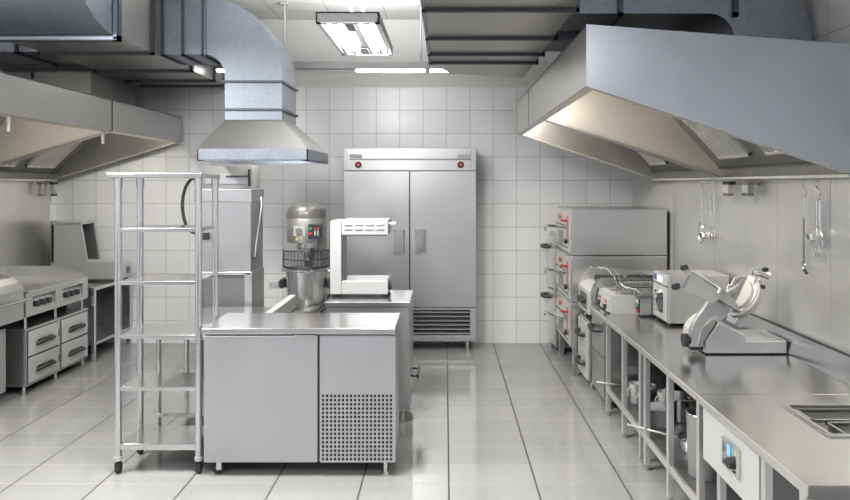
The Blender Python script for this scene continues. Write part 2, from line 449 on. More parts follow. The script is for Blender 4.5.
# ------------------------------------------------------------------ shelf rack
X0, X1, Y0, Y1 = -2.03, -1.53, 4.00, 4.29
t = thing('shelf_rack', (-1.78, 4.15, 0), 'tall narrow steel shelf rack on black castors, left of the undercounter fridge', 'shelf')
put('shelf', B().box(X0-.06, X1+.025, Y0-.03, Y1+.03, 1.838, 1.868), 'top', t, .004)
for z in (1.524, 1.195, .862, .539, .185):
    put('shelf', B().box(X0+.012, X1-.012, Y0-.008, Y1+.01, z-.022 if z > .3 else z-.035, z+.003), 'top', t, .003)
for x in (X0, X1):
    for y in (Y0, Y1):
        po = put('post', B().cyl((x, y, .085), (x, y, 1.838), .0205, 20), 'tube', t)
        c = B()
        c.cyl((x, y, 1.78), (x, y, 1.838), .025, 20)
        put('collar', c, 'tube', po)
        put('castor', B().cyl((x-.010, y+.008, .024), (x+.010, y+.008, .024), .024, 18).box(x-.016, x+.016, y-.016, y+.02, .02, .07).cyl((x, y, .06), (x, y, .086), .012, 10), 'rub', po)
        put('socket', B().cyl((x, y, .085), (x, y, .11), .024, 16), 'greyp', po)

# ------------------------------------------------------------------ dishwasher
Yf, Yb = 5.60, 5.98
xr, xl = -1.69, -2.17
t = thing('pass_through_dishwasher', (-1.93, 5.79, 0), 'hood-type steel dishwasher behind the shelf rack with black hose', 'dishwasher')
put('hood_box', B().box(xl, xr, Yf, Yb, 1.035, 1.67).box(xl-.01, xr+.01, Yf-.01, Yb, 1.645, 1.757), 'blue', t, .006)
put('seam', B().box(xl-.012, xr+.012, Yf-.014, Yf-.009, 1.652, 1.662), 'greyp', t)
uz = 1.965
u = put('control_tower', B().box(at(203,0,5.75)[0], at(253,0,5.75)[0], 5.75, 5.98, 1.757, uz), 'mix', t, .004)
put('display_panel', B().box(at(205,0,5.74)[0], at(250,0,5.74)[0], 5.735, 5.75, 1.80, 1.89), 'blue', u, .003)
put('rail', B().box(at(226,0,5.72)[0], at(250,0,5.72)[0], 5.705, 5.735, 1.862, 1.874).box(at(248,0,5.72)[0], at(250,0,5.72)[0], 5.715, 5.735, 1.78, 1.93), 'blk', u)
put('base_cabinet', B().box(xl, xl+.04, Yf, Yb, .10, 1.03).box(xr-.055, xr+.01, Yf, Yb, .10, 1.03).box(xl, xr, Yb-.02, Yb, .10, 1.03).box(xl, xr, Yf, Yb, .10, .14).box(xl, xr, Yf, Yb, 1.01, 1.034), 'steel', t, .003)
put('inner_panel', B().box(xl+.04, xr-.055, Yf+.04, Yf+.06, .14, 1.01), 'dark', t)
put('lift_handle', B().tube([(xr+.012, Yb-.1, 1.68), (xr+.03, Yb-.16, 1.6), (xr+.035, Yf+.03, 1.25), (xr+.035, Yf+.01, 1.17), (xr+.012, Yf+.03, 1.15)], .011), 'dark', t)
for x in (xl+.04, xr-.04):
    for y in (Yf+.04, Yb-.04): put('foot', B().cyl((x, y, 0), (x, y, .10), .018, 12), 'chrome', t)
pts = []
for k in range(15):
    a = math.pi * (.35 + 1.25 * k / 14)
    px, py = 200 + 12.5*math.cos(a), 205 - 27*math.sin(a)
    x, z = at(px, py, 5.66); pts.append((x, 5.55, z))
pts = [(xl+.04, 5.58, pts[0][2]+.01)] + pts + [(xl+.02, 5.575, pts[-1][2]-.02)]
hs = put('spray_hose', B().tube(pts, .014), 'rub', t)
x, z = at(207, 236, 5.6); put('hose_end', B().box(x-.025, x+.02, 5.56, 5.6, z-.03, z+.03), 'blk', hs)

# ------------------------------------------------------------------ planetary mixer
MX, MY = -1.337, 6.22
t = thing('planetary_mixer', (MX, MY, 0), 'grey planetary dough mixer with steel bowl standing between dishwasher and fridge', 'mixer')
put('column', B().box(MX-.05, MX+.120, MY+.10, MY+.42, .10, 1.49), 'mix', t, .02)
put('column_cap', B().prism([(MX-.10, 1.491), (MX+.122, 1.491), (MX+.115, 1.55), (MX+.08, 1.585), (MX-.10, 1.585)], 'y', MY+.06, MY+.42), 'mixcap', t, .02)
put('base', B().box(MX-.24, MX+.26, MY-.18, MY+.45, 0, .10), 'mix', t, .02)
def zm(y): return at(0, y, MY-.15)[1]
head = put('head', B().lathe((MX, MY, 0), [(.178, zm(243)), (.185, zm(242)), (.188, zm(219)), (.186, zm(218.4))], 36), 'mix', t)
put('motor_cap', B().lathe((MX, MY, 0), [(.189, zm(218.3)), (.188, zm(214)), (.175, zm(209)), (.14, zm(205.5)), (.09, zm(203.8)), (.02, zm(203.3))], 36), 'mixcap', t)
put('neck', B().cyl((MX, MY, zm(250)), (MX, MY, zm(243)), .10, 24), 'chrome', head)
yy = MY-.19
a, c = at(293.5, 226.5, yy), at(305.5, 236.3, yy)
pn = put('timer_panel', B().box(a[0], c[0], yy, yy+.05, c[1], a[1]), 'greyp', head, .004)
put('timer_dial', B().cyl(((a[0]+c[0])/2-.005, yy-.014, (a[1]+c[1])/2), ((a[0]+c[0])/2-.005, yy+.0, (a[1]+c[1])/2), .030, 20), 'dark', pn)
a, c = at(308.3, 224.2, yy), at(320.8, 238.8, yy)
pn = put('switch_panel', B().box(a[0], c[0], yy, yy+.08, c[1], a[1]), 'blk', head, .004)
for py, m in ((228.5, 'green'), (233.4, 'redl')):
    x, z = at(310.6, py, yy); put('button', B().cyl((x, yy-.012, z), (x, yy, z), .012, 14), m, pn)
for px in (315.2, 318):
    x, z = at(px, 228.6, yy); put('button', B().cyl((x, yy-.010, z), (x, yy, z), .010, 14), 'red', pn)
    x, z = at(px, 232.6, yy); put('dial_mark', B().box(x-.007, x+.005, yy-.008, yy, z-.027, z+.02), 'greyp', pn)
a, c = at(295.5, 236.8, yy), at(304.2, 240.4, yy)
put('warning_sticker', B().box(a[0], c[0], yy+.012, yy+.018, c[1], a[1]), 'paper', head)
put('sticker_stripe', B().box(a[0], c[0], yy+.008, yy+.014, a[1]-.011, a[1]), 'yellow', head)
# safety guard: curved glass band with wires
g = B(); R = .225; za, zb = zm(268), zm(251)
N = 18
for k in range(N+1):
    a = math.pi * (1.02 + .96 * k / N)
    g.cyl((MX+R*math.cos(a), MY+R*.95*math.sin(a), za), (MX+R*.97*math.cos(a), MY+R*.9*math.sin(a), zb), .003, 6)
for z in (za, za+.01, (za+zb)/2, zb):
    g.tube([(MX+R*math.cos(math.pi*(1.02+.96*k/24)), MY+R*.95*math.sin(math.pi*(1.02+.96*k/24)), z) for k in range(25)], .005)
put('wire_guard', g, 'blk', t)
g = B(); n = 20
for k in range(n):
    a0, a1 = math.pi*(1.02+.96*k/n), math.pi*(1.02+.96*(k+1)/n)
    p = [(MX+(R-.008)*math.cos(a), MY+(R-.008)*.95*math.sin(a)) for a in (a0, a1)]
    q = [(MX+(R-.012)*math.cos(a), MY+(R-.012)*.95*math.sin(a)) for a in (a0, a1)]
    g.hexa([(*p[0], za), (*p[1], za), (*q[1], za), (*q[0], za), (*p[0], zb), (*p[1], zb), (*q[1], zb), (*q[0], zb)])
put('guard_screen', g, 'glass', t)
put('mixing_hook', B().cyl((MX, MY, zm(262)), (MX, MY, zm(249)), .035, 16).tube([(MX+.07*math.sin(u*.5), MY+.05*math.cos(u*.5), zm(262)-.022*u) for u in range(13)], .014), 'chrome', t)
z1, z0 = zm(270), zm(300)
bowl = put('bowl', B().lathe((MX, MY, 0), [(.11, z0-.12), (.165, z0-.06), (.192, z0+.04), (.202, z1-.02), (.218, z1-.008), (.218, z1), (.202, z1), (.192, z1-.02), (.18, z0+.05), (.10, z0-.08)], 40), 'bowl', t)
for s_ in (-1, 1):
    put('bowl_handle', B().tube([(MX+s_*.205, MY-.03, z1-.03), (MX+s_*.25, MY-.03, z1-.01), (MX+s_*.255, MY+.03, z1-.01), (MX+s_*.205, MY+.03, z1-.03)], .008), 'chrome', bowl)
    put('bowl_bracket', B().box(MX+s_*.205, MX+s_*.245, MY-.06, MY+.12, zm(290), zm(281)), 'blk', t, .004)
x, z = at(275, 284, MY); put('lift_lever', B().box(x-.045, x+.045, MY-.05, MY+.02, z-.035, z+.035), 'wht', t, .006)
put('yoke', B().tube([(MX+.2, MY+.1, z0), (MX+.21, MY, z0-.06), (MX+.15, MY-.17, z0-.12), (MX+.05, MY-.19, z0-.14)], .018), 'blk', t)

# ------------------------------------------------------------------ right: main worktable with undershelf
XE, XB = 1.25, 2.085
ZW = .76
t = thing('long_worktable', (1.67, 4.37, 0), 'long steel worktable along the right wall carrying the slicer and ovens', 'table')
put('worktop', B().box(XE, XB, 3.183, 5.57, ZW-.03, ZW), 'top', t, .005)
put('upstand', B().prism([(XB, ZW-.03), (XB+.02, ZW-.03), (XR-.014, .885), (XR-.014, .90), (XR-.026, .90), (XB, ZW+.005)], 'y', 3.183, 5.57), 'top', t)
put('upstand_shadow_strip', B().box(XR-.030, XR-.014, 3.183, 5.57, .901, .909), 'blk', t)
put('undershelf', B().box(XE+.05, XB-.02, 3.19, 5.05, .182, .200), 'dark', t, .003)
for y in (3.206, 3.64, 4.06, 4.165, 4.57, 5.02):
    lg = put('leg', B().box(1.256, 1.290, y-.016, y+.016, .03, ZW-.03), 'clad', t, .003)
    put('foot', B().cyl((1.273, y, 0), (1.273, y, .03), .014, 12), 'chrome', lg)
for y in (3.206, 4.165, 5.02): put('leg', B().box(2.03, 2.065, y-.016, y+.016, 0, ZW-.03), 'tube', t, .003)
put('rail', B().box(1.262, 1.284, 3.21, 5.02, .175, .215), 'clad', t, .003)
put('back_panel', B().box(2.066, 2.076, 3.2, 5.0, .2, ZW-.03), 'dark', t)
put('front_edge', B().box(XE-.008, XE, 3.183, 5.57, ZW-.032, ZW+.0005), 'clad', t, .002)
# near bain-marie counter
t = thing('bain_marie_counter', (1.67, 2.7, 0), 'steel counter with sunken wells and a control panel at the right foreground', 'counter')
wx0, wx1, wy0, wy1 = 1.60, 2.02, 2.66, 3.01
tp = B().box(XE, wx0, 2.22, 3.178, ZW-.03, ZW).box(wx1, XB, 2.22, 3.178, ZW-.03, ZW).box(wx0, wx1, 2.22, wy0, ZW-.03, ZW).box(wx0, wx1, wy1, 3.178, ZW-.03, ZW)
put('worktop', tp, 'top', t)
put('end_band', B().box(XE-.004, XB, 2.212, 2.2195, ZW-.045, ZW-.001), 'dark', t, .002)
put('front_edge', B().box(XE-.008, XE, 2.212, 3.178, ZW-.035, ZW+.001), 'clad', t, .002)
put('upstand', B().prism([(XB, ZW-.03), (XB+.02, ZW-.03), (XR-.014, .885), (XR-.014, .90), (XR-.026, .90), (XB, ZW+.005)], 'y', 2.22, 3.178), 'top', t)
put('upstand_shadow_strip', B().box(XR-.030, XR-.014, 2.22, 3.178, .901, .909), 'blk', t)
rim = B().box(wx0-.025, wx1+.02, wy0-.02, wy0, ZW, ZW+.010).box(wx0-.025, wx1+.02, wy1, wy1+.02, ZW, ZW+.010).box(wx0-.025, wx0, wy0, wy1, ZW, ZW+.010).box(wx1, wx1+.02, wy0, wy1, ZW, ZW+.010)
w = put('well_rim', rim, 'chrome', t, .003)
wl = B().box(wx0, wx1, wy0, wy1, .60, .605).box(wx0, wx0+.004, wy0, wy1, .60, ZW).box(wx1-.004, wx1, wy0, wy1, .60, ZW).box(wx0, wx1, wy0, wy0+.004, .60, ZW).box(wx0, wx1, wy1-.004, wy1, .60, ZW)
put('well', wl, 'dark', t)
for ya, yb, xa in ((2.85, 3.0, wx0+.02), (2.68, 2.83, wx0+.07)):
    z = ZW-.012
    pn = B().box(xa, wx1-.01, ya, ya+.012, z-.005, z+.008).box(xa, wx1-.01, yb-.012, yb, z-.005, z+.008).box(xa, xa+.012, ya, yb, z-.005, z+.008).box(wx1-.02, wx1-.01, ya, yb, z-.005, z+.008)
    pn.box(xa+.008, wx1-.015, ya+.008, yb-.008, z-.06, z-.055).box(xa+.008, xa+.012, ya+.01, yb-.01, z-.06, z).box(xa+.008, wx1-.015, yb-.012, yb-.008, z-.06, z)
    put('sunken_pan', pn, 'steel_h', t)
put('control_housing', B().box(1.262, 1.30, 2.59, 3.15, .46, ZW-.032), 'panel', t, .003)
cy, cz = 2.825, .605
cp = B()
for a in (0,):
    cp.box(1.244, 1.262, cy-.075, cy+.075, cz+.050, cz+.062).box(1.244, 1.262, cy-.075, cy+.075, cz-.062, cz-.050)
    cp.box(1.244, 1.262, cy-.075, cy-.066, cz-.050, cz+.050).box(1.244, 1.262, cy+.066, cy+.075, cz-.050, cz+.050)
cpo = put('control_bezel', cp, 'chrome', t, .002)
put('control_plate', B().box(1.256, 1.262, cy-.066, cy+.066, cz-.05, cz+.05), 'tube', cpo)
put('display', B().box(1.252, 1.257, cy+.006, cy+.036, cz-.006, cz+.046), 'bluel', cpo)
put('display_lines', B().box(1.250, 1.2525, cy+.010, cy+.032, cz+.009, cz+.012).box(1.250, 1.2525, cy+.010, cy+.032, cz+.027, cz+.030), 'wht', cpo)
put('knob', B().cyl((1.256, cy-.025, cz-.018), (1.228, cy-.025, cz-.018), .028, 20, .023), 'blk', cpo)
put('warning_dot', B().cyl((1.256, cy-.045, cz+.030), (1.252, cy-.045, cz+.030), .007, 10), 'yellow', cpo)
for y in (2.28, 2.56, 3.07): put('leg', B().box(1.302 if y > 3 else 1.262, 1.336 if y > 3 else 1.296, y-.017, y+.017, 0, ZW-.03), 'clad', t, .003)
for y in (2.28, 3.12): put('leg', B().box(2.03, 2.065, y-.016, y+.016, 0, ZW-.03), 'tube', t, .003)
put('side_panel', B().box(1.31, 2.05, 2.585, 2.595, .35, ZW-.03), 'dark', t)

# undershelf contents -------------------------------------------------
ZS = .200
t = thing('grey_bin', (1.43, 3.54, ZS), 'tall grey cylindrical bin on the undershelf next to the control panel', 'bin')
put('body', B().lathe((1.43, 3.54, ZS), [(.075, 0), (.088, .004), (.098, .34), (.092, .34), (.082, .02)], 32), 'bin', t)
put('rim', B().tube([(1.43+.096*math.cos(k*math.pi/16), 3.54+.096*math.sin(k*math.pi/16), ZS+.342) for k in range(32)], .006, closed=True), 'tube', t)
def pot(name, x, y, r, h, label, cat='pot', mat='chrome', handle=None, group=None, z=ZS):
    t = thing(name, (x, y, z), label, cat, group)
    put('body', B().lathe((x, y, z), [(r*.86, 0), (r*.95, .01), (r, h), (r*1.05, h+.002), (r*.95, h), (r*.88, .015)], 28), mat, t)
    if handle: put('handle', B().tube([(x+handle[0][0], y+handle[0][1], z+handle[0][2]), (x+handle[1][0], y+handle[1][1], z+handle[1][2])], .007), handle[2], t)
    else:
        for s_ in (-1, 1): put('handle', B().tube([(x+.04*-1, y+s_*r*.95, z+h*.75), (x-.04, y+s_*(r+.03), z+h*.78), (x+.04, y+s_*(r+.03), z+h*.78), (x+.04, y+s_*r*.95, z+h*.75)], .005), mat, t)
    return t
pot('stock_pot', 1.60, 4.38, .10, .22, 'shiny steel stock pot on the undershelf in the middle', mat='chrome')
pot('saucepan', 1.50, 3.88, .09, .07, 'low saucepan with a pale stick handle poking out between the table legs', mat='chrome', handle=((-.08, .05, .055), (-.33, .25, .058), 'cream'))
pot('frying_pan', 1.50, 4.93, .12, .06, 'far pan with a white straight handle sticking out into the aisle', 'pan', 'chrome', ((-.11, 0, .05), (-.36, -.10, .115), 'wht'))
b = B().box(1.34, 1.46, 4.21, 4.37, ZS, ZS+.11).box(1.335, 1.465, 4.205, 4.375, ZS+.11, ZS+.12)
solo('lidded_container', b, 'greyp', 'grey lidded container on the undershelf beside the stock pot', 'container', None, .005)
for i, (x, y, h, lab) in enumerate(((1.42, 4.60, .11, 'white cup standing nearest the aisle on the far undershelf'), (1.55, 4.56, .13, 'white cup behind the other cups at the wall side'), (1.40, 4.72, .14, 'tall white beaker farthest along the undershelf cups'))):
    t = thing('cup' if i < 2 else 'beaker', (x, y, ZS), lab, 'cup', 'white cups on the undershelf')
    put('body', B().lathe((x, y, ZS), [(.035, 0), (.038, .004), (.046, h), (.043, h), (.034, .01)], 24), 'wht', t)
    put('handle', B().tube([(x-.042, y-.01, ZS+h*.8), (x-.065, y-.02, ZS+h*.7), (x-.062, y-.02, ZS+h*.4), (x-.038, y-.01, ZS+h*.3)], .005), 'wht', t)
for k in range(3):
    z = ZS + .03*k
    b = B().lathe((1.74, 4.03, z), [(.05, 0), (.06, .004), (.12, .05), (.114, .05), (.055, .01)], 28)
    solo('mixing_bowl', b, 'chrome', ['bottom steel mixing bowl of the nested stack beside the saucepan with the pale handle', 'middle steel mixing bowl of the nested stack beside the saucepan with the pale handle', 'top steel mixing bowl of the nested stack beside the saucepan with the pale handle'][k], 'bowl', 'nested bowls beside the saucepan')
b = B()
for i in range(9):
    b.box(1.66, 2.0, 4.62+i*.03, 4.624+i*.03, ZS+.02, ZS+.35) if i in (0, 8) else b.box(1.66, 1.664, 4.62+i*.03, 4.624+i*.03, ZS+.0, ZS+.35)
for k in range(8): b.box(1.66, 1.664, 4.62, 4.864, ZS+.0+.045*k, ZS+.004+.045*k)
solo('wire_basket', b, 'blk', 'dark wire basket standing on the undershelf behind the stock pot', 'basket')

# undercounter cabinet at the far end
t = thing('undercounter_cabinet', (1.66, 5.32, 0), 'narrow steel drawer cabinet under the far end of the long worktable', 'cabinet')
put('body', B().box(1.29, 2.05, 5.13, 5.555, .06, .725), 'steel', t, .003)
for z0, z1 in ((.40, .715), (.08, .39)):
    d = put('drawer', B().box(1.268, 1.29, 5.14, 5.55, z0, z1), 'steel', t, .003)
    zc = (z0+z1)/2+.05
    if z0 > .3: put('handle', B().tube([(1.268, 5.24, zc), (1.215, 5.25, zc), (1.205, 5.34, zc), (1.215, 5.43, zc), (1.268, 5.44, zc)], .018, 10), 'blk', d)
for y in (5.17, 5.51):
    for x in (1.32, 2.0): put('foot', B().cyl((x, y, 0), (x, y, .06), .015, 10), 'chrome', t)

# ------------------------------------------------------------------ cooker by the oven
t = thing('gas_cooker', (1.65, 5.8, 0), 'gas cooker with black grates on a two-drawer base beside the stacked oven', 'cooker')
put('stand', B().box(1.262, 2.07, 5.60, 6.02, .07, .60), 'steel', t, .003)
for z0, z1 in ((.335, .575), (.085, .325)):
    d = put('drawer', B().box(1.240, 1.262, 5.63, 6.00, z0, z1), 'panel', t, .003)
    zc = (z0+z1)/2+.01
    put('handle', B().tube([(1.240, 5.70, zc), (1.20, 5.71, zc), (1.185, 5.80, zc), (1.20, 5.89, zc), (1.240, 5.90, zc)], .019, 10), 'blk', d)
for y in (5.64, 5.98):
    for x in (1.29, 2.03): put('foot', B().cyl((x, y, 0), (x, y, .07), .016, 12), 'chrome', t)
for y in (5.66, 5.96): put('spacer', B().cyl((1.30, y, .60), (1.30, y, .67), .013, 10), 'chrome', t)
put('top_body', B().prism([(1.25, .66), (1.25, .86), (1.29, .90), (1.36, .915), (2.07, .915), (2.07, .66)], 'y', 5.60, 6.02), 'wht', t, .004)
put('side_guard', B().prism([(1.27, .66), (1.27, .88), (1.285, .93), (1.32, .965), (1.38, .975), (1.90, .975), (1.90, .66)], 'y', 5.588, 5.600), 'steel_h', t)
put('rear_guard', B().prism([(1.245, .86), (1.30, .965), (1.36, 1.02), (1.42, 1.035), (1.75, .99), (2.07, .99), (2.07, .90), (1.25, .80)], 'y', 6.021, 6.030), 'clad', t)
put('control_recess', B().box(1.246, 1.252, 5.68, 5.94, .69, .83), 'dark', t)
for y in (5.73, 5.81, 5.89): put('knob', B().cyl((1.25, y, .76), (1.212, y, .76), .022, 14), 'blk', t)
for y in (5.71, 5.91):
    for x in (1.50, 1.80):
        g = B()
        for a in range(4):
            an = a*math.pi/4 + .2
            g.cyl((x-.13*math.cos(an), y-.085*math.sin(an), .955), (x+.13*math.cos(an), y+.085*math.sin(an), .955), .009, 6)
        g.tube([(x+.13*math.cos(k*math.pi/8), y+.085*math.sin(k*math.pi/8), .945) for k in range(16)], .010, closed=True)
        for k in range(4): g.cyl((x+.12*math.cos(k*math.pi/2), y+.08*math.sin(k*math.pi/2), .915), (x+.12*math.cos(k*math.pi/2), y+.08*math.sin(k*math.pi/2), .95), .008, 6)
        put('pan_support', g, 'grate', t)
        put('burner', B().lathe((x, y, .915), [(.05, 0), (.05, .015), (.035, .02), (.035, .028)], 18), 'grate', t)

# ------------------------------------------------------------------ deck oven
Y0, Y1, X0 = 6.04, 6.84, 1.19
t = thing('deck_oven', (1.64, 6.44, 0), 'tall triple-deck steel oven with red levers beside the white wall panel', 'oven')
zs = [(1.13, 1.565), (.69, 1.125), (.25, .685)]
for z0, z1 in zs:
    dk = put('deck', B().box(X0, 2.085, Y0, Y1, z0, z1), 'steel', t, .006)
    put('front_panel', B().box(X0-.012, X0, Y0+.03, Y1-.02, z0+.02, z1-.015), 'clad', dk, .004)
    put('door_seam', B().box(X0-.016, X0-.010, Y0+.25, Y1-.04, z1-.175, z1-.165), 'gap', dk)
    put('lower_seam', B().box(X0-.016, X0-.010, Y0+.12, Y1-.04, z0+.055, z0+.063), 'gap', dk)
    put('thermostat_dial', B().cyl((X0-.012, Y0+.52, z1-.09), (X0-.03, Y0+.52, z1-.09), .024, 18), 'orange', dk)
    put('lever_scale', B().box(X0-.016, X0-.010, Y0+.155, Y0+.175, z1-.28, z1-.07), 'red', dk)
    put('red_lever', B().cyl((X0-.018, Y0+.17, z1-.12), (X0-.055, Y0+.25, z1-.12), .012, 10), 'red', dk)
    put('door_handle', B().tube([(X0-.012, Y0+.20, z1-.185), (X0-.14, Y0+.40, z1-.18), (X0-.16, Y0+.60, z1-.20), (X0-.15, Y0+.66, z1-.24)], .015), 'chrome', dk)
    put('viewing_window', B().box(X0-.017, X0-.010, Y0+.42, Y0+.62, z0+.08, z0+.20), 'dglass', dk)
    put('knob', B().cyl((X0-.012, Y0+.18, z0+.12), (X0-.04, Y0+.18, z0+.12), .026, 14), 'blk', dk)
for y in (Y0+.04, Y1-.04):
    for x in (X0+.04, 2.04): put('leg', B().box(x-.025, x+.025, y-.025, y+.025, 0, .25), 'steel', t, .003)
put('side_skirt', B().box(X0+.012, X0+.10, Y0, Y0+.004, 0.03, .25), 'steel', t)
# cabinet behind the oven with two bowed doors
t = thing('wall_cabinet_fridge', (1.6, 7.07, 0), 'low steel cabinet with two bowed doors between the deck oven and back wall', 'cabinet')
put('body', B().box(1.18, 2.0, 6.88, 7.26, .05, 1.27), 'steel', t, .005)
for z0, z1 in ((.68, 1.25), (.08, .66)):
    pr = [(1.18, 6.89)] + [(1.18-.05*math.sin(math.pi*k/8), 6.89+.36*k/8) for k in range(1, 8)] + [(1.18, 7.25)]
    d = put('bowed_door', B().prism(pr, 'z', z0, z1), 'clad', t, .003)
    zc = z1 - .13 if z0 > .5 else z1 - .08
    put('handle', B().tube([(1.14, 6.98, zc), (1.075, 6.99, zc), (1.065, 7.07, zc), (1.075, 7.15, zc), (1.14, 7.16, zc)], .02, 10), 'blk', d)
put('plinth', B().box(1.22, 1.98, 6.9, 7.25, 0, .05), 'blk', t)

# ------------------------------------------------------------------ fryers + combi oven + baskets
t = thing('double_fryer', (1.6, 5.37, ZW), 'steel twin-tank countertop fryer at the far end of the long worktable', 'fryer')
x0, x1, y0, y1, z1 = 1.33, 1.95, 5.17, 5.56, .905
w = B().box(x0, x0+.06, y0, y1, ZW, z1).box(x1-.10, x1, y0, y1, ZW, z1).box(x0+.06, x1-.10, y0, y0+.03, ZW, z1).box(x0+.06, x1-.10, y1-.03, y1, ZW, z1).box(x0+.06, x1-.1, y0+.18, y0+.21, .801, z1).box(x0+.06, x1-.1, y0+.031, y1-.031, ZW, .80)
put('body', w, 'wht', t)
put('rear_box', B().box(x1-.14, x1, y0+.02, y1-.02, z1, z1+.07), 'steel', t, .004)
put('front_panel', B().prism([(x0, ZW+.01), (x0-.02, ZW+.01), (x0-.006, z1-.03), (x0, z1-.03)], 'y', y0+.01, y1-.01), 'panel', t)
for y in (5.24, 5.45):
    for dy, m in ((0, 'redl'), (.05, 'green')): put('pilot_lamp', B().cyl((x0-.012, y+dy, .845), (x0-.020, y+dy, .845), .009, 10), m, t)
    put('knob', B().cyl((x0-.014, y+.02, .80), (x0-.038, y+.02, .80), .022, 14), 'blk', t)
put('side_guard', B().prism([(1.30, .90), (1.31, .965), (1.35, .99), (1.50, .99), (1.70, .99), (1.70, .90)], 'y', 5.563, 5.569), 'steel_h', t)
def fry_basket(name, x, y, z, L, W, H, hand, label):
    t = thing(name, (x, y, z), label, 'basket', 'fry baskets')
    b = B()
    for k in range(13):
        xa = x - L/2 + L*k/12
        b.tube([(xa, y-W/2, z+H), (xa, y-W/2, z), (xa, y+W/2, z), (xa, y+W/2, z+H)], .0022, 5)
    for k in range(6):
        zz_ = z + H*k/5
        b.tube([(x-L/2, y-W/2, zz_), (x+L/2, y-W/2, zz_), (x+L/2, y+W/2, zz_), (x-L/2, y+W/2, zz_)], .0024, 5, True)
    put('wire_mesh', b, 'chrome', t)
    put('rim', B().tube([(x-L/2, y-W/2, z+H), (x+L/2, y-W/2, z+H), (x+L/2, y+W/2, z+H), (x-L/2, y+W/2, z+H)], .005, 6, True), 'chrome', t)
    put('handle', B().tube([(x-L/2, y-.02, z+H)] + hand, .006, 8), 'chrome', t)
    return t
fry_basket('fry_basket', 1.62, 5.465, .83, .36, .11, .16, [(1.43, 5.44, 1.02), (1.36, 5.43, 1.09), (1.27, 5.42, 1.10), (1.22, 5.42, 1.115)], 'wire fry basket in the far tank with its handle raised to the left')
fry_basket('fry_basket', 1.60, 5.275, .83, .30, .10, .13, [(1.43, 5.27, .98), (1.42, 5.27, 1.05), (1.39, 5.27, 1.09)], 'wire fry basket in the near tank with its handle upright')
t = thing('compact_fryer', (1.7, 5.085, ZW), 'small dark-rimmed fryer with red and green lamps squeezed beside the countertop oven', 'fryer')
put('body', B().box(1.526, 1.95, 5.03, 5.14, ZW+.015, .905), 'steel', t, .004)
put('rim', B().box(1.515, 1.96, 5.022, 5.148, .905, .93), 'dark', t, .004)
put('control_face', B().box(1.518, 1.526, 5.04, 5.13, ZW+.03, .895), 'blk', t)
put('lamp', B().cyl((1.518, 5.085, .835), (1.510, 5.085, .835), .012, 12), 'green', t)
put('lamp', B().cyl((1.518, 5.085, .80), (1.510, 5.085, .80), .012, 12), 'redl', t)
put('label_plate', B().box(1.512, 1.518, 5.05, 5.12, .86, .89), 'wht', t)
put('lid_handle', B().tube([(1.55, 5.08, .93), (1.50, 5.08, .97), (1.42, 5.09, .985), (1.38, 5.09, 1.02)], .007), 'chrome', t)
put('foot', B().box(1.54, 1.93, 5.04, 5.13, ZW, ZW+.015), 'rub', t)

t = thing('countertop_oven', (1.86, 4.86, ZW), 'small steel countertop oven with lit display behind the slicer', 'oven')
x0, x1, y0, y1, z0, z1 = 1.618, 2.075, 4.70, 5.01, ZW+.02, 1.132
put('housing', B().box(x0+.012, x1, y0, y1, z0, z1), 'clad', t, .006)
dr = put('door', B().box(x0, x0+.012, y0+.005, y1-.005, z0+.01, z1-.09), 'panel', t, .003)
put('window', B().box(x0-.003, x0+.001, y0+.08, y1-.05, z0+.06, z1-.14), 'dglass', dr, .004)
put('handle', B().tube([(x0, y0+.12, z1-.13), (x0-.035, y0+.12, z1-.15), (x0-.045, y0+.12, z0+.15), (x0-.035, y0+.12, z0+.08), (x0, y0+.12, z0+.06)], .012), 'chrome', dr)
cp = put('control_strip', B().box(x0+.002, x0+.012, y0+.005, y1-.005, z1-.08, z1-.008), 'panel', t)
put('display', B().box(x0-.001, x0+.003, y0+.10, y1-.10, z1-.068, z1-.020), 'screen', cp)
put('blue_badge', B().box(x0-.001, x0+.003, y1-.08, y1-.03, z1-.060, z1-.020), plain('deep_blue', (.04, .05, .28), .3), cp)
put('seam', B().box(x0-.001, x0+.012, y0+.004, y1-.004, z1-.088, z1-.081), 'gap', t)
for x in (x0+.03, x1-.03):
    for y in (y0+.03, y1-.03): put('foot', B().cyl((x, y, ZW), (x, y, z0), .014, 10), 'rub', t)

# ------------------------------------------------------------------ meat slicer
YS = 3.92
def sp(u, v, Y=YS): return at(670+u/4.17, 250+v/4.17, Y)
def sv(u, v, Y): x, z = sp(u, v, Y); return (x, Y, z)
t = thing('meat_slicer', (1.83, 4.08, ZW), 'steel and cream meat slicer with round blade on the long worktable', 'slicer')
put('base', B().prism([sp(148,432), sp(148,385), sp(205,300), sp(312,352), sp(315,378), sp(487,378), sp(487,432)], 'y', YS, YS+.30), 'steel_h', t, .006)
put('motor_cover', B().prism([sp(118,380), sp(122,352), sp(140,325), sp(175,298), sp(190,292), sp(203,300), sp(147,388), sp(147,405), sp(122,405)], 'y', YS+.02, YS+.26), 'cream', t, .006)
for u in (165, 470):
    for y in (YS+.03, YS+.27): put('foot', B().cyl((sp(u,0)[0], y, ZW), (sp(u,0)[0], y, sp(0,431)[1]), .014, 10), 'rub', t)
# blade and its guard: round and tilted towards the carriage
cx_, cz_ = sp(303, 192, YS+.10); C = Vector((cx_, YS+.10, cz_))
n = Vector((-.85, -.17, .50)).normalized()
put('blade_guard', B().cyl(C - n*.022, C + n*.010, .146, 48, .140), 'cream', t, .004)
put('blade', B().cyl(C + n*.0105, C + n*.014, .122, 48), 'chrome', t)
put('blade_cover', B().cyl(C + n*.0142, C + n*.026, .100, 40, .09), 'cream', t, .003)
put('blade_support', B().prism([sp(352,192), sp(378,214), sp(303,350), sp(274,332)], 'y', YS+.05, YS+.22), 'blue', t, .004)
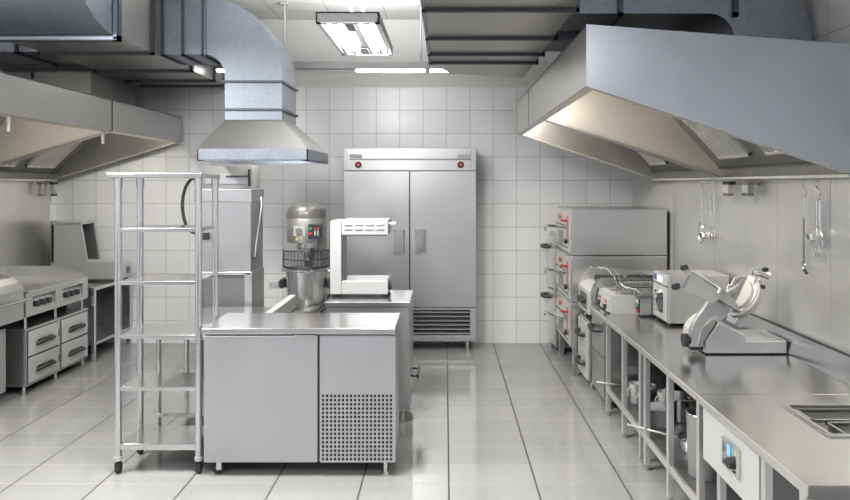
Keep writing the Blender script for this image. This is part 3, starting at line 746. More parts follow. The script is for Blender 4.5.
# ribbed thickness plate
b = B()
q = [sp(226,172), sp(262,110), sp(318,104), sp(270,205), sp(245,236)]
b.prism(q, 'y', YS-.03, YS-.018)
pl = put('gauge_plate', b, 'cream', t, .004)
b = B()
for k in range(8):
    f = k/7
    a = Vector(sv(240+60*f, 150-36*f, YS-.034)); c = Vector(sv(240+28*f, 218-30*f, YS-.034))
    b.cyl(a, c, .0045, 8)
put('plate_ribs', b, 'steel', pl)
put('carriage_arm', B().prism([sp(168,196), sp(262,238), sp(214,292), sp(186,276), sp(160,285), sp(130,325), sp(112,402), sp(82,402), sp(76,345), sp(92,305), sp(112,272)], 'y', YS-.02, YS+.02), 'steel_h', t, .008)
tray = B()
A0, A1, A2, A3 = sp(64,75), sp(190,178), sp(150,212), sp(24,148)
tray.prism([A0, sp(78,80), sp(215,168), sp(262,232), sp(250,240), sp(180,195)], 'y', YS-.10, YS+.16)
tr = put('food_tray', tray, 'cream', t, .003)
tray2 = B().hexa([(A3[0], YS-.11, A3[1]), (A2[0], YS-.11, A2[1]), (A2[0], YS-.10, A2[1]+.003), (A3[0], YS-.10, A3[1]+.003),
                  (A0[0], YS-.11+.0, A0[1]), (A1[0], YS-.11, A1[1]), (A1[0], YS-.10, A1[1]), (A0[0], YS-.10, A0[1])])
put('tray_side', tray2, 'cream', t, .002)
put('tray_edge', B().tube([(A3[0], YS-.108, A3[1]), (A0[0], YS-.108, A0[1]), sv(80, 80, YS-.108), sv(215, 166, YS-.108)], .006), 'chrome', t)
put('pusher_grip', B().cyl(sv(204, 182, YS-.12), sv(212, 160, YS-.12), .014, 14), 'cream', t)
for u, v, r in ((17, 155, .019), (52, 76, .017)): put('tray_knob', B().cyl(sv(u, v, YS-.12), sv(u+16, v-4, YS-.10), r, 16), 'blk', t)
k1 = put('thickness_knob', B().cyl(sv(54, 376, YS-.03), sv(72, 376, YS-.03), .040, 20).cyl(sv(72, 376, YS-.03), sv(84, 378, YS-.03), .022, 14), 'blk', t)
put('knob_stem', B().cyl(sv(80, 380, YS), sv(118, 385, YS), .014, 12), 'chrome', t)
put('switch_box', B().box(sp(85,0)[0], sp(140,0)[0], YS+.0, YS+.05, sp(0,418)[1], sp(0,402)[1]), 'blk', t, .003)
put('switch_mark', B().box(sp(112,0)[0], sp(134,0)[0], YS-.004, YS+.001, sp(0,404)[1], sp(0,392)[1]), 'wht', t)
put('sharpener', B().cyl(sv(372, 92, YS+.02), sv(410, 108, YS+.02), .024, 20).cyl(sv(346, 96, YS+.02), sv(372, 100, YS+.02), .014, 12).tube([sv(372, 100, YS+.03), sv(352, 150, YS+.05), sv(345, 170, YS+.07)], .012), 'chrome', t)
for u, v in ((397, 80), (384, 153)): put('sharpener_knob', B().cyl(sv(u-8, v, YS), sv(u+10, v+2, YS), .013, 14), 'blk', t)
put('cross_bar', B().cyl(sv(215, 290, YS+.01), sv(290, 325, YS+.01), .010, 10).cyl(sv(240, 235, YS), sv(225, 292, YS), .012, 10), 'dark', t)
put('rear_shelf', B().box(sp(322,0)[0], sp(480,0)[0], YS+.02, YS+.28, sp(0,378)[1], sp(0,374)[1]), 'top', t, .002)

# ------------------------------------------------------------------ hanging utensils
XU = XR - .045
def up(u, v):  # from an enlarged view of the wall
    Y, Z = atx(680+u/4.547, 180+v/4.547, XU); return (XU, Y, Z)
def hook(t, u, v0, v1):
    a, c = up(u, v0), up(u, v1); z0, z1 = c[2], a[2]
    pts = [(XU+.012*math.sin(k*.9)*0, a[1]+.020*math.sin(2*math.pi*k/12), z1+(z0-z1)*k/12) for k in range(13)]
    put('hook', B().tube(pts, .003, 6), 'chrome', t)
def handle_bar(t, u, v0, v1, r, m='tube', name='handle'):
    put(name, B().cyl(up(u, v0), up(u, v1), r, 10), m, t)
RZ = 1.845
t = thing('tongs', up(98, 290), 'thin wire-loop utensil hanging leftmost under the right hood', 'utensil')
handle_bar(t, 98, 62, 195, .004, 'chrome')
c = up(95, 240); put('loop', B().tube([(XU, c[1]+.045*math.cos(k*math.pi/12), c[2]+.085*math.sin(k*math.pi/12)) for k in range(24)], .004, 6, True), 'chrome', t)
hook(t, 100, -2, 62)
t = thing('ladle', up(135, 270), 'steel ladle hanging beside the wire loop above the countertop oven', 'ladle')
handle_bar(t, 135, 62, 140, .010); handle_bar(t, 135, 140, 225, .004, 'chrome', 'shaft')
c = up(130, 245); put('cup', B().lathe((c[0]-.03, c[1], c[2]-.04), [(.012, 0), (.04, .015), (.052, .05), (.048, .05), (.035, .02), (.01, .008)], 20), 'chrome', t)
hook(t, 135, -2, 62)
t = thing('palette_knife', up(154, 145), 'short round-handled utensil hanging just right of the ladle', 'utensil')
handle_bar(t, 154, 66, 145, .010); hook(t, 150, -2, 66)
c = up(150, 240); handle_bar(t, 154, 145, 225, .003, 'chrome', 'shaft')
put('head', B().tube([(XU, c[1]+.03*math.cos(k*math.pi/8), c[2]+.04*math.sin(k*math.pi/8)) for k in range(16)], .004, 6, True), 'chrome', t)
t = thing('chain_skewer', up(568, 415), 'long twisted utensil with a dark tip hanging above the counter, right of the slicer', 'utensil')
handle_bar(t, 565, 78, 170, .005, 'chrome')
b = B(); a, c = up(563, 170), up(563, 370)
for k in range(22):
    z = a[2] + (c[2]-a[2])*k/21
    b.lathe((XU, a[1], z), [(.002, -.006), (.008, 0), (.002, .006)], 8)
b.cyl(a, (a[0], a[1], c[2]), .003, 6)
put('twisted_shaft', b, 'dark', t)
c = up(563, 390); put('end_ring', B().tube([(XU, a[1]+.014*math.cos(k*math.pi/6), c[2]+.02*math.sin(k*math.pi/6)) for k in range(12)], .004, 6, True), 'chrome', t)
put('tip', B().cyl((XU, a[1], c[2]-.02), (XU, a[1]-.03, c[2]-.04), .009, 10), 'blk', t)
hook(t, 567, -2, 80)
t = thing('whisk', up(625, 350), 'balloon whisk with a steel handle hanging at the right edge of the wall', 'whisk')
handle_bar(t, 624, 95, 205, .012)
a, c = up(624, 205), up(624, 350)
for k in range(5):
    an = math.pi*k/5; b = B(); pts = []
    for j in range(21):
        f = j/20*2-1; w = .055*(1-f*f)**.5 if abs(f) < 1 else 0
        u_ = math.pi*j/20; ww = .052*math.sin(u_)**1.0*(1 if True else 0)
        pts.append((u_, ww))
    # a loop that leaves the handle, bulges and returns
    P = []
    for j in range(25):
        th = -math.pi + 2*math.pi*j/24
        r_ = .052*math.sin(th)*(.55+.45*math.cos(th*.5)**2 if abs(th) < 1.6 else .55*abs(math.sin(th))+.2)
        z_ = c[2] + (a[2]-c[2])*(1-math.cos(th))/2
        P.append((XU + r_*math.cos(an)*.6, a[1] + r_*math.sin(an), z_))
    b.tube(P, .0022, 5); put('wire_loop', b, 'chrome', t)
hook(t, 626, -2, 96)
t = thing('portioning_spoon', up(645, 275), 'small-cupped serving spoon hanging right against the whisk', 'spoon')
handle_bar(t, 648, 95, 185, .011); handle_bar(t, 648, 185, 245, .004, 'chrome', 'shaft')
c = up(643, 262); put('cup', B().lathe((c[0]-.03, c[1], c[2]-.02), [(.01, 0), (.03, .01), (.036, .04), (.032, .04), (.02, .012)], 18), 'chrome', t)
hook(t, 645, -2, 96); t.location.x -= .015

# ------------------------------------------------------------------ extraction hoods at the walls
def wall_hood(name, sgn, XO, XW, y0, y1, zbo, zto, zbw, ztw, divs, label, near_open=False, lamps=()):
    "canopy whose rim slopes down from its outer edge XO to the wall XW"
    t = thing(name, ((XO+XW)/2, (y0+y1)/2, zbw), label, 'extractor hood')
    th = .008; d = sgn
    def zb(x): return zbo + (zbw-zbo)*(x-XO)/(XW-XO)
    def zt(x): return zto + (ztw-zto)*(x-XO)/(XW-XO)
    e = lambda p: [(x, z) for x, z in p]
    # skin: outer face, top, end faces
    put('outer_face', B().box(XO, XO+d*th, y0, y1, zbo, zto), 'hood', t)
    put('top', B().prism([(XO, zto-.002), (XW, ztw-.002), (XW, ztw-.010), (XO, zto-.010)], 'y', y0, y1), 'hood', t)
    put('end_panel', B().prism([(XO+d*.001, zbo), (XO+d*.001, zto), (XW, ztw), (XW, zbw)], 'y', y0-.006, y0), 'hoodend_tint', t)
    put('end_panel', B().prism([(XO+d*.001, zbo), (XO+d*.001, zto), (XW, ztw), (XW, zbw)], 'y', y1, y1+.006), 'hood', t)
    # rim, turned in along the bottom
    rw = .045
    def rim(ya, yb, xa, xb):
        return B().prism([(xa, zb(xa)), (xb, zb(xb)), (xb, zb(xb)+.012), (xa, zb(xa)+.012)], 'y', ya, yb)
    put('rim', rim(y0, y1, XO+d*.0085, XO+d*rw), 'hoodin', t)
    put('rim', rim(y0, y0+rw, XO+d*rw, XW), 'hoodin', t); put('rim', rim(y1-rw, y1, XO+d*rw, XW), 'hoodin', t)
    put('grease_channel', B().prism([(XW-d*.055, zbw-.004), (XW, zbw-.012), (XW, zbw), (XW-d*.050, zbw+.012), (XW-d*.055, zbw+.012)], 'y', y0, y1), 'wht', t)
    put('back_plate', B().box(XW-d*.004, XW, y0, y1, zbw, zbw+.40), 'dark', t)
    # inner roof slopes to the filter bank
    XI = XW - d*.58; zi = zto-.10
    put('inner_roof', B().prism([(XO+d*.008, zto-.03), (XI, zi), (XI, zi-.01), (XO+d*.008, zto-.04)], 'y', y0, y1), 'hoodin', t)
    xf0, zf0 = XI, zi-.01; xf1, zf1 = XW-d*.05, zbw+.09
    edges = [y0] + list(divs) + [y1]
    for y in divs:
        put('divider', B().prism([(XO+d*th, zbo+.012), (XO+d*th, zto-.03), (XI, zi), (xf1, zf1), (XW-d*.02, zbw+.02)], 'y', y-.006, y+.006), 'hoodin', t)
        put('divider_rim', B().prism([(XO+d*th, zb(XO+d*th)-.004), (XW, zbw-.004), (XW, zbw+.014), (XO+d*th, zb(XO+d*th)+.014)], 'y', y-.028, y+.028), 'hood', t)
    v = Vector((xf1-xf0, 0, zf1-zf0)); L = v.length; v.normalize(); nrm = Vector((-d*abs(v.z), 0, -abs(v.x))).normalized()
    put('filter_backing', B().prism([(xf0, zf0), (xf1, zf1), (xf1-nrm.x*.01, zf1-nrm.z*.01), (xf0-nrm.x*.01, zf0-nrm.z*.01)], 'y', y0+.01, y1-.01), 'dark', t)
    for a, c in zip(edges, edges[1:]):
        w = .46; nf = int((c-a-.1)//(w+.06)); gap = ((c-a)-nf*w)/(nf+1)
        for k in range(nf):
            ya = a + gap + k*(w+gap); f = B()
            s0 = Vector((xf0, 0, zf0)) + v*.12*L; s1 = Vector((xf0, 0, zf0)) + v*.88*L
            for off0, off1, yy0, yy1 in ((0, .03, ya, ya+w), (.97, 1, ya, ya+w)):
                p = s0.lerp(s1, off0); q = s0.lerp(s1, off1)
                f.prism([(p.x, p.z), (q.x, q.z), (q.x+nrm.x*.03, q.z+nrm.z*.03), (p.x+nrm.x*.03, p.z+nrm.z*.03)], 'y', yy0, yy1)
            nb = 11
            for i in range(nb+1):
                yy = ya + w*i/nb
                f.prism([(s0.x, s0.z), (s1.x, s1.z), (s1.x+nrm.x*.026, s1.z+nrm.z*.026), (s0.x+nrm.x*.026, s0.z+nrm.z*.026)], 'y', max(ya, yy-.010), min(ya+w, yy+.010))
            fo = put('baffle_filter', f, 'panel', t)
            m = s0.lerp(s1, .25)+nrm*.03
            for yh in (ya+.10, ya+w-.10):
                put('filter_handle', B().tube([(m.x, yh, m.z), (m.x+nrm.x*.03, yh, m.z+nrm.z*.03), (m.x+nrm.x*.03+v.x*.10, yh, m.z+nrm.z*.03+v.z*.10), (m.x+v.x*.10, yh, m.z+v.z*.10)], .007), 'chrome', fo)
    for y in lamps:
        xm = XO+d*.16
        lo = put('hood_lamp', B().box(xm-.04, xm+.04, y-.30, y+.30, zto-.075, zto-.045), 'lampbox', t, .004)
        put('lamp_tube', B().cyl((xm, y-.28, zto-.088), (xm, y+.28, zto-.088), .013, 12), 'glow2', lo)
    return t
H = wall_hood('extraction_hood', 1, .72, XR-.014, 3.29, 6.44, 2.30, 2.615, 1.838, 2.51, (4.88,), 'large brushed steel extraction hood over the worktable on the right wall', lamps=(4.3, 5.9))
HL = wall_hood('extraction_hood', -1, -2.953, XL+.014, 2.6, 7.20, 2.27, 2.55, 1.838, 2.47, (4.20, 5.71), 'large brushed steel extraction hood above the griddle on the left wall', lamps=(3.4, 5.0))
# vertical joint on the left hood's outer face and fixing tabs
put('face_joint', B().box(-2.954, -2.946, 5.706, 5.712, 2.27, 2.55), 'gap', HL)
put('face_joint', B().box(.717, .721, 5.55, 5.556, 2.30, 2.615), 'gap', H)
for (px, py) in ((8, 124), (103, 138)):
    Y = F*2.99/(CX-px); z = EYE-(py-CY)/(F/Y)
    put('light_nozzle', B().cyl((-2.99, Y, z-.05), (-2.99, Y, z+.09), .012, 12, .018), 'greyp', HL)
x, z = at(655, 112, 4.2); put('light_nozzle', B().cyl((x-.2, 4.1, 2.44), (x-.2, 4.1, 2.50), .018, 12, .024), 'wht', H)
# grease cups below the hood's wall edge
def cup(px0, px1, X, mats, label):
    ya = atx(px0, 0, X)[0]; yb = atx(px1, 0, X)[0]; y0_, y1_ = min(ya, yb), max(ya, yb)
    s = F/((y0_+y1_)/2); z1_ = 1.82; z0_ = EYE-12/s
    t = thing('drain_cup', (X, (y0_+y1_)/2, z0_), label, 'drain cup', 'drain cups below the hoods')
    dx = .03 if X > 0 else -.03
    put('cup', B().box(X-dx*1.2, X+dx*.2, y0_+.01, y1_-.01, z0_+.02, z1_-.02), mats[0], t, .003)
    put('bracket', B().box(X-dx*1.2, X+dx*.6, y0_, y1_, z1_-.025, z1_), mats[1], t)
    put('cap', B().box(X-dx*1.2, X+dx*.2, y0_+.01, y1_-.01, z0_, z0_+.02), mats[2], t)
cup(727.5, 733.5, 2.07, ('panel', 'blk', 'dark'), 'white drain cup with a dark bracket under the right hood, above the slicer')
cup(746, 753.5, 2.07, ('greyp', 'dark', 'dark'), 'plain grey drain cup under the right hood, next to the white one')
cup(50.5, 54.5, -4.34, ('panel', 'blk', 'blk'), 'white and black drain cup at the far corner of the left hood')
cup(38, 41, -4.34, ('greyp', 'dark', 'dark'), 'plain grey drain cup under the left hood')

# ------------------------------------------------------------------ small canopy hood over the dishwasher
t = thing('canopy_hood', (-1.56, 5.66, 1.99), 'small pyramid canopy hood hanging from the curved duct above the dishwasher', 'extractor hood')
a0, a1, b0, b1 = -2.0, -1.11, 5.2, 6.12
lz0, lz1 = 1.992, 2.085
lip = B().box(a0, a1, b0, b0+.008, lz0, lz1).box(a0, a1, b1-.008, b1, lz0, lz1).box(a0, a0+.008, b0, b1, lz0, lz1).box(a1-.008, a1, b0, b1, lz0, lz1)
lip.box(a0, a1, b0, b0+.04, lz0-.004, lz0+.004).box(a0, a1, b1-.04, b1, lz0-.004, lz0+.004).box(a0, a0+.04, b0, b1, lz0-.004, lz0+.004).box(a1-.04, a1, b0, b1, lz0-.004, lz0+.004)
put('lip', lip, 'galv', t)
dx0, dx1, dy0, dy1, dz = -1.85, -1.37, 5.41, 5.92, 2.34
py = B(); v = [py.bm.verts.new(p) for p in ((a0,b0,lz1),(a1,b0,lz1),(a1,b1,lz1),(a0,b1,lz1),(dx0,dy0,dz),(dx1,dy0,dz),(dx1,dy1,dz),(dx0,dy1,dz))]
for q in ((0,1,5,4),(1,2,6,5),(2,3,7,6),(3,0,4,7)): py._face([v[i] for i in q])
o = put('canopy', py, 'hood', t); md = o.modifiers.new('sheet', 'SOLIDIFY'); md.thickness = .006

# ------------------------------------------------------------------ ducts
def flange(t, b, m='flange', name='flange'): put(name, b, m, t)
def ring_x(x, y0, y1, z0, z1, w=.022, h=.028):
    "rectangular flange in the plane x = const"
    return B().box(x-w/2, x+w/2, y0-h, y0, z0-h, z1+h).box(x-w/2, x+w/2, y1, y1+h, z0-h, z1+h).box(x-w/2, x+w/2, y0-h, y1+h, z0-h, z0).box(x-w/2, x+w/2, y0-h, y1+h, z1, z1+h)
def ring_y(y, x0, x1, z0, z1, w=.03, h=.028):
    return B().box(x0-h, x0, y-w/2, y+w/2, z0-h, z1+h).box(x1, x1+h, y-w/2, y+w/2, z0-h, z1+h).box(x0-h, x1+h, y-w/2, y+w/2, z0-h, z0).box(x0-h, x1+h, y-w/2, y+w/2, z1, z1+h)
def ring_z(z, x0, x1, y0, y1, w=.018, h=.018):
    return B().box(x0-h, x1+h, y0-h, y0, z-w/2, z+w/2).box(x0-h, x1+h, y1, y1+h, z-w/2, z+w/2).box(x0-h, x0, y0, y1, z-w/2, z+w/2).box(x1, x1+h, y0, y1, z-w/2, z+w/2)
def bolts(b_, pts):
    for p in pts: b_.cyl((p[0]-.02, p[1], p[2]), (p[0]+.02, p[1], p[2]), .008, 8)
    return b_
# left system
ZB, ZT = 2.89, 3.37
t = thing('main_duct', (-2.88, 6.0, ZB), 'big rectangular galvanised duct along the upper left, turning up towards the ceiling', 'duct')
mx0, mx1 = -3.33, -2.43
put('duct_run', B().box(mx0, mx1, 4.74, 7.27, ZB, ZT), 'galvin', t)
# elbow that turns up towards the ceiling
prof = [(4.74, ZT), (4.74, ZB)]
R0 = .60
for k in range(1, 13):
    a = math.pi/2*k/12; prof.append((4.74-R0*math.sin(a), ZB+R0*(1-math.cos(a))))
prof += [(4.74-R0, ZC-.01), (4.74-.10, ZC-.01), (4.74-.10, ZB+R0)]
e = B()
prof2 = [(4.74, ZB)] + [(4.74-R0*math.sin(math.pi/2*k/12), ZB+R0*(1-math.cos(math.pi/2*k/12))) for k in range(1, 13)] + [(4.74-R0, ZC-.005), (4.66, ZC-.005), (4.66, ZT+.1), (4.69, ZT+.03), (4.74, ZT)]
e.prism(prof2, 'x', mx0, mx1, True)
put('elbow', e, 'galv', t)
flange(t, ring_y(4.74, mx0, mx1, ZB, ZT, .045, .04))
put('flange_edge', B().box(mx0-.04, mx1+.03, 4.705, 4.716, ZB-.034, ZB-.012).box(mx1+.004, mx1+.03, 4.705, 4.716, ZB-.03, ZT), 'flangel', t)
for y, x1_ in ((5.32, mx1), (6.16, mx1), (6.75, mx1), (7.1, mx1)): flange(t, ring_y(y, mx0, x1_, ZB, ZT, .035, .025))
# branch to the canopy hood, one swept elbow
t2 = thing('curved_duct', (-1.61, 5.66, dz), 'galvanised duct bending down in a smooth curve to the small canopy hood', 'duct')
cxx, czz, ri = -2.03, 2.71, .18
ro = ri + (dx1-dx0)
prof = []
prof += [(mx1+.004, czz+ri)]
for k in range(0, 17):
    a = math.pi/2*k/16; prof.append((cxx+ri*math.sin(a), czz+ri*math.cos(a)))
prof += [(dx0, dz), (dx1, dz)]
for k in range(16, -1, -1):
    a = math.pi/2*k/16; prof.append((cxx+ro*math.sin(a), czz+ro*math.cos(a)))
prof += [(mx1+.004, czz+ro)]
e = B()
A = [e.bm.verts.new((p[0], dy0, p[1])) for p in prof]; C = [e.bm.verts.new((p[0], dy1, p[1])) for p in prof]
n = len(prof)
half = n//2
for i in range(half-1):
    j = n-1-i
    e._face([A[i], A[i+1], A[j-1], A[j]]); e._face([C[i], C[j], C[j-1], C[i+1]])
for i in range(n): e._face([A[i], C[i], C[(i+1) % n], A[(i+1) % n]], True)
put('sheet_metal', e, 'galv', t2)
for x in (-2.37, -2.20, -2.03): flange(t2, ring_x(x, dy0, dy1, czz+ri, czz+ro, .02, .02))
put('flange_rib', B().box(-2.015, -2.008, dy0-.02, dy0-.012, czz+ri-.02, czz+ro), 'flangel', t2)
for z in (czz-.05, 2.425): flange(t2, ring_z(z, dx0, dx1, dy0, dy1))
# branch to the left hood
t3 = thing('branch_duct', (-3.85, 5.85, 2.92), 'short galvanised branch duct from the main duct to the left hood', 'duct')
put('sheet_metal', B().box(XL+.02, mx0-.030, 5.45, 6.0, 2.92, 3.37), 'galv', t3)
flange(t3, ring_x(-3.62, 5.45, 6.0, 2.92, 3.37, .02, .025))
t4 = thing('duct_plenum', (-3.85, 6.7, 2.56), 'dark box plenum standing on top of the left hood below the main duct', 'duct')
put('casing', B().box(-4.30, -3.42, 6.22, 7.10, 2.545, 2.885), 'galvin', t4)
flange(t4, ring_x(-3.98, 6.22, 7.10, 2.56, 2.86, .02, .02))
flange(t4, ring_z(2.57, -4.28, -3.44, 6.24, 7.08, .02, .02))
# right system
ZB2, ZT2 = 2.775, 3.25
t = thing('main_duct', (.3, 4.2, ZB2), 'wide rectangular galvanised duct overhead at upper right with cross flanges', 'duct')
rx0, rx1 = -.108, .722
put('duct_run', B().box(rx0, rx1, 1.6, 5.20, ZB2, ZT2), 'galvin', t)
tp = B().hexa([(rx0, 5.2, ZB2), (rx1, 5.2, ZB2), (rx1, 5.95, ZB2+.01), (.05, 5.75, ZB2+.01), (rx0, 5.2, ZT2), (rx1, 5.2, ZT2), (rx1, 5.95, ZT2), (.05, 5.75, ZT2)])
put('end_section', tp, 'galvin', t)
for y in (3.57, 4.27, 4.80, 5.13): flange(t, ring_y(y, rx0, rx1, ZB2, ZT2, .03, .022))
put('edge_profile', B().box(rx0-.022, rx0-.002, 1.7, 5.2, ZB2-.012, ZB2+.012), 'flangel', t)
def drop(label, y0, y1, xi, xo, bottom, fl):
    t = thing('curved_duct', ((xi+xo)/2, (y0+y1)/2, bottom), label, 'duct')
    ri = .154; c_x = xi-ri; c_z = ZB2-ri; ro = xo-c_x
    prof = [(rx1+.004, c_z+ri)]
    for k in range(0, 17):
        a = math.pi/2*k/16; prof.append((c_x+ri*math.sin(a), c_z+ri*math.cos(a)))
    prof += [(xi, bottom), (xo, bottom)]
    for k in range(16, -1, -1):
        a = math.pi/2*k/16; prof.append((c_x+ro*math.sin(a), c_z+ro*math.cos(a)))
    prof += [(rx1+.004, c_z+ro)]
    e = B(); A = [e.bm.verts.new((p[0], y0, p[1])) for p in prof]; C = [e.bm.verts.new((p[0], y1, p[1])) for p in prof]
    n = len(prof); half = n//2
    for i in range(half-1):
        j = n-1-i
        e._face([A[i], A[i+1], A[j-1], A[j]]); e._face([C[i], C[j], C[j-1], C[i+1]])
    for i in range(n): e._face([A[i], C[i], C[(i+1) % n], A[(i+1) % n]], True)
    put('sheet_metal', e, 'galv', t)
    for x in fl: flange(t, ring_x(x, y0, y1, c_z+ri, c_z+ro, .028, .022), 'flange')
    return t
drop('curved duct dropping into the near end of the right hood', 3.68, 4.10, 1.657, 2.097, 2.57, (1.0, 1.655))
drop('curved duct behind the nearer one, dropping into the right hood', 4.36, 4.74, 1.657, 2.097, 2.57, (.90,))

# ------------------------------------------------------------------ lamps
t = thing('ceiling_lamp', (-.75, 5.5, 3.04), 'square louvred fluorescent ceiling lamp hanging on two rods in the middle', 'lamp')
lx0, lx1, ly0, ly1, lz = -.985, -.50, 4.90, 6.15, 3.032
put('housing', B().box(lx0, lx1, ly0, ly0+.012, lz, lz+.078).box(lx0, lx1, ly1-.012, ly1, lz, lz+.078).box(lx0, lx0+.012, ly0, ly1, lz, lz+.078).box(lx1-.012, lx1, ly0, ly1, lz, lz+.078).box(lx0, lx1, ly0, ly1, lz+.068, lz+.078), 'lampbox', t)
rf = put('reflector', B().box(lx0+.012, lx1-.012, ly0+.012, ly1-.012, lz+.058, lz+.067), 'reflector', t)
put('border', B().box(lx0, lx0+.035, ly0, ly1, lz-.004, lz).box(lx1-.035, lx1, ly0, ly1, lz-.004, lz).box(lx0, lx1, ly0, ly0+.05, lz-.004, lz).box(lx0, lx1, ly1-.05, ly1, lz-.004, lz), 'tube', t)
for x in (lx0+.075, lx0+.165, lx1-.165, lx1-.075):
    tb = put('tube_lamp', B().cyl((x, ly0+.06, lz+.028), (x, ly1-.06, lz+.028), .022, 14), 'glow', t)
    for y in (ly0+.05, ly1-.06): put('tube_cap', B().cyl((x, y, lz+.028), (x, y+.012, lz+.028), .024, 12), 'greyp', tb)
for x in (lx0+.12, lx1-.12): put('louvre', B().box(x-.004, x+.004, ly0+.05, ly1-.05, lz+.0, lz+.05), 'lampbox', t)
for ya, yb in ((ly0+.05, ly0+.28), (ly1-.28, ly1-.05)): put('centre_plate', B().box(-.78, -.705, ya, yb, lz-.002, lz+.004), 'greyp', t)
for px in (350.5, 362.5):
    x = at(px, 0, 5.3)[0]
    put('rod', B().cyl((x, 5.35, lz+.078), (x, 5.35, ZC-.001), .010, 10), 'greyp', t)
t = thing('linear_lamp', (-.8, 6.55, 2.94), 'long slim batten lamp hanging on rods in front of the back wall', 'lamp')
YL = 6.55
xa, z1 = at(296, 61.5, YL); xb, z0 = at(460, 69, YL)
xa = -2.35
put('housing', B().box(xa, xb, YL, YL+.10, z0, z1), 'lampbox', t, .004)
put('diffuser', B().box(at(356,0,YL)[0], at(455,0,YL)[0], YL+.015, YL+.075, z0-.022, z0), 'glow', t)
put('diffuser', B().box(xa+.02, xa+.55, YL+.015, YL+.075, z0-.022, z0), 'glow', t)  # hidden lit end, added to brighten the wall behind the ducts
put('unlit_diffuser', B().box(xa+.57, at(355,0,YL)[0], YL+.015, YL+.075, z0-.022, z0), 'wht', t)
put('centre_joint', B().box(at(425,0,YL)[0], at(430,0,YL)[0], YL+.010, YL+.08, z0-.024, z0), 'greyp', t)
put('end_cap', B().box(at(455,0,YL)[0], at(460,0,YL)[0], YL+.005, YL+.09, z0-.024, z0), 'greyp', t)
for px in (284.5, 421):
    x = at(px, 0, YL+.05)[0]
    r = put('rod', B().cyl((x, YL+.05, z1), (x, YL+.05, ZC-.001), .010, 10), 'greyp', t)
    put('rose', B().box(x-.035, x+.035, YL+.015, YL+.085, ZC-.03, ZC-.001), 'greyp', r)

# ------------------------------------------------------------------ left side: table, machine, griddle, boiler
t = thing('corner_table', (-3.94, 6.87, 0), 'steel table with undershelf in the far left corner under the sloped machine', 'table')
x0, x1, y0, y1 = -4.37, -3.52, 6.47, 7.26
put('worktop', B().box(x0, x1, y0, y1, .725, .76), 'top', t, .004)
put('undershelf', B().box(x0+.02, x1-.01, y0+.02, y1-.01, .17, .20), 'steel', t, .003)
put('side_panel', B().box(x0+.02, x1-.05, y1-.03, y1-.01, .2, .725).box(x0+.02, x0+.03, y0+.04, y1-.03, .2, .725).box(x1-.32, x1-.31, y0+.05, y1-.03, .2, .725), 'dark', t)
for x in (x0+.03, x1-.025):
    for y in (y0+.025, y1-.03): put('leg', B().box(x-.018, x+.018, y-.018, y+.018, 0, .725), 'tube', t, .003)

t = thing('sloped_machine', (-3.85, 6.98, .76), 'grey enamel counter machine with sloped upright hood on the corner table', 'machine')
Y0, Y1 = 6.86, 7.10
def q6(u, v, Y=Y0): return at(u/5.557, 200+v/5.557, Y)
zb = .785
lowp = [(q6(285,0)[0], zb), (q6(285,340)[0], q6(0,340)[1]), q6(640,343), q6(668,350), (q6(668,0)[0], zb)]
put('base', B().prism(lowp, 'y', Y0, Y1), 'greyp', t, .006)
put('front_hood', B().prism([q6(285,345), q6(285,132), q6(450,128), q6(487,345)], 'y', Y0, Y0+.02), 'greyp', t, .004)
put('rear_hood', B().prism([q6(285,340,Y1), q6(285,115,Y1), q6(524,122,Y1), q6(556,330,Y1)], 'y', Y1-.02, Y1), 'dark', t, .004)
put('hood_roof', B().box(q6(285,0)[0], q6(450,0)[0], Y0, Y1, q6(0,137)[1], q6(0,122)[1]).box(q6(285,0)[0], q6(300,0)[0], Y0, Y1, .96, q6(0,137)[1]), 'greyp', t, .003)
xe = q6(668,0)[0]
put('end_face', B().box(xe, xe+.012, Y0+.006, Y1-.006, zb+.005, q6(0,352)[1]), 'panel', t, .004)
put('round_badge', B().cyl((xe+.012, (Y0+Y1)/2+.02, .87), (xe+.018, (Y0+Y1)/2+.02, .87), .042, 20), 'blued', t)
for x in (q6(300,0)[0], xe-.04):
    for y in (Y0+.03, Y1-.04): put('foot', B().cyl((x, y, .76), (x, y, zb), .02, 10), 'rub', t)

# griddle range
t = thing('griddle_range', (-3.96, 5.95, 0), 'griddle with two knob panels on a four-drawer steel base at the left wall', 'griddle')
XF = -3.56; y0, y1 = 5.47, 6.42
put('base_cabinet', B().box(-4.37, XF-.012, y0, y1, .075, .555), 'steel', t, .004)
put('base_top', B().box(-4.37, XF, y0-.005, y1+.005, .545, .565), 'steel_y', t, .003)
ym = (y0+y1)/2
put('face_frame', B().box(XF-.012, XF-.002, y0, y1, .075, .544), 'steel', t)
for a, c in ((y0+.03, ym-.03), (ym+.03, y1-.02)):
    for z0, z1 in ((.325, .535), (.095, .310)):
        put('drawer_gap', B().box(XF-.004, XF+.001, a-.012, c+.012, z0-.011, z1+.011), 'gap', t)
        d = put('drawer', B().box(XF-.003, XF+.010, a, c, z0, z1), 'panel', t, .003)
        yc, zc = (a+c)/2+.01, (z0+z1)/2-.005
        put('handle', B().tube([(XF+.008, yc-.12, zc-.012), (XF+.030, yc-.105, zc-.005), (XF+.044, yc-.04, zc+.006), (XF+.046, yc+.04, zc+.006), (XF+.030, yc+.105, zc-.005), (XF+.008, yc+.12, zc-.012)], .017, 10).box(XF+.008, XF+.014, yc-.11, yc+.11, zc-.022, zc+.02), 'blk', d)
for z in (.43, .20): put('latch', B().box(XF-.002, XF+.014, ym-.022, ym+.022, z-.03, z+.03), 'dark', t, .003)
for x in (-4.3, XF-.04):
    for y in (y0+.03, ym, y1-.03): put('foot', B().cyl((x, y, 0), (x, y, .075), .016, 12), 'chrome', t)
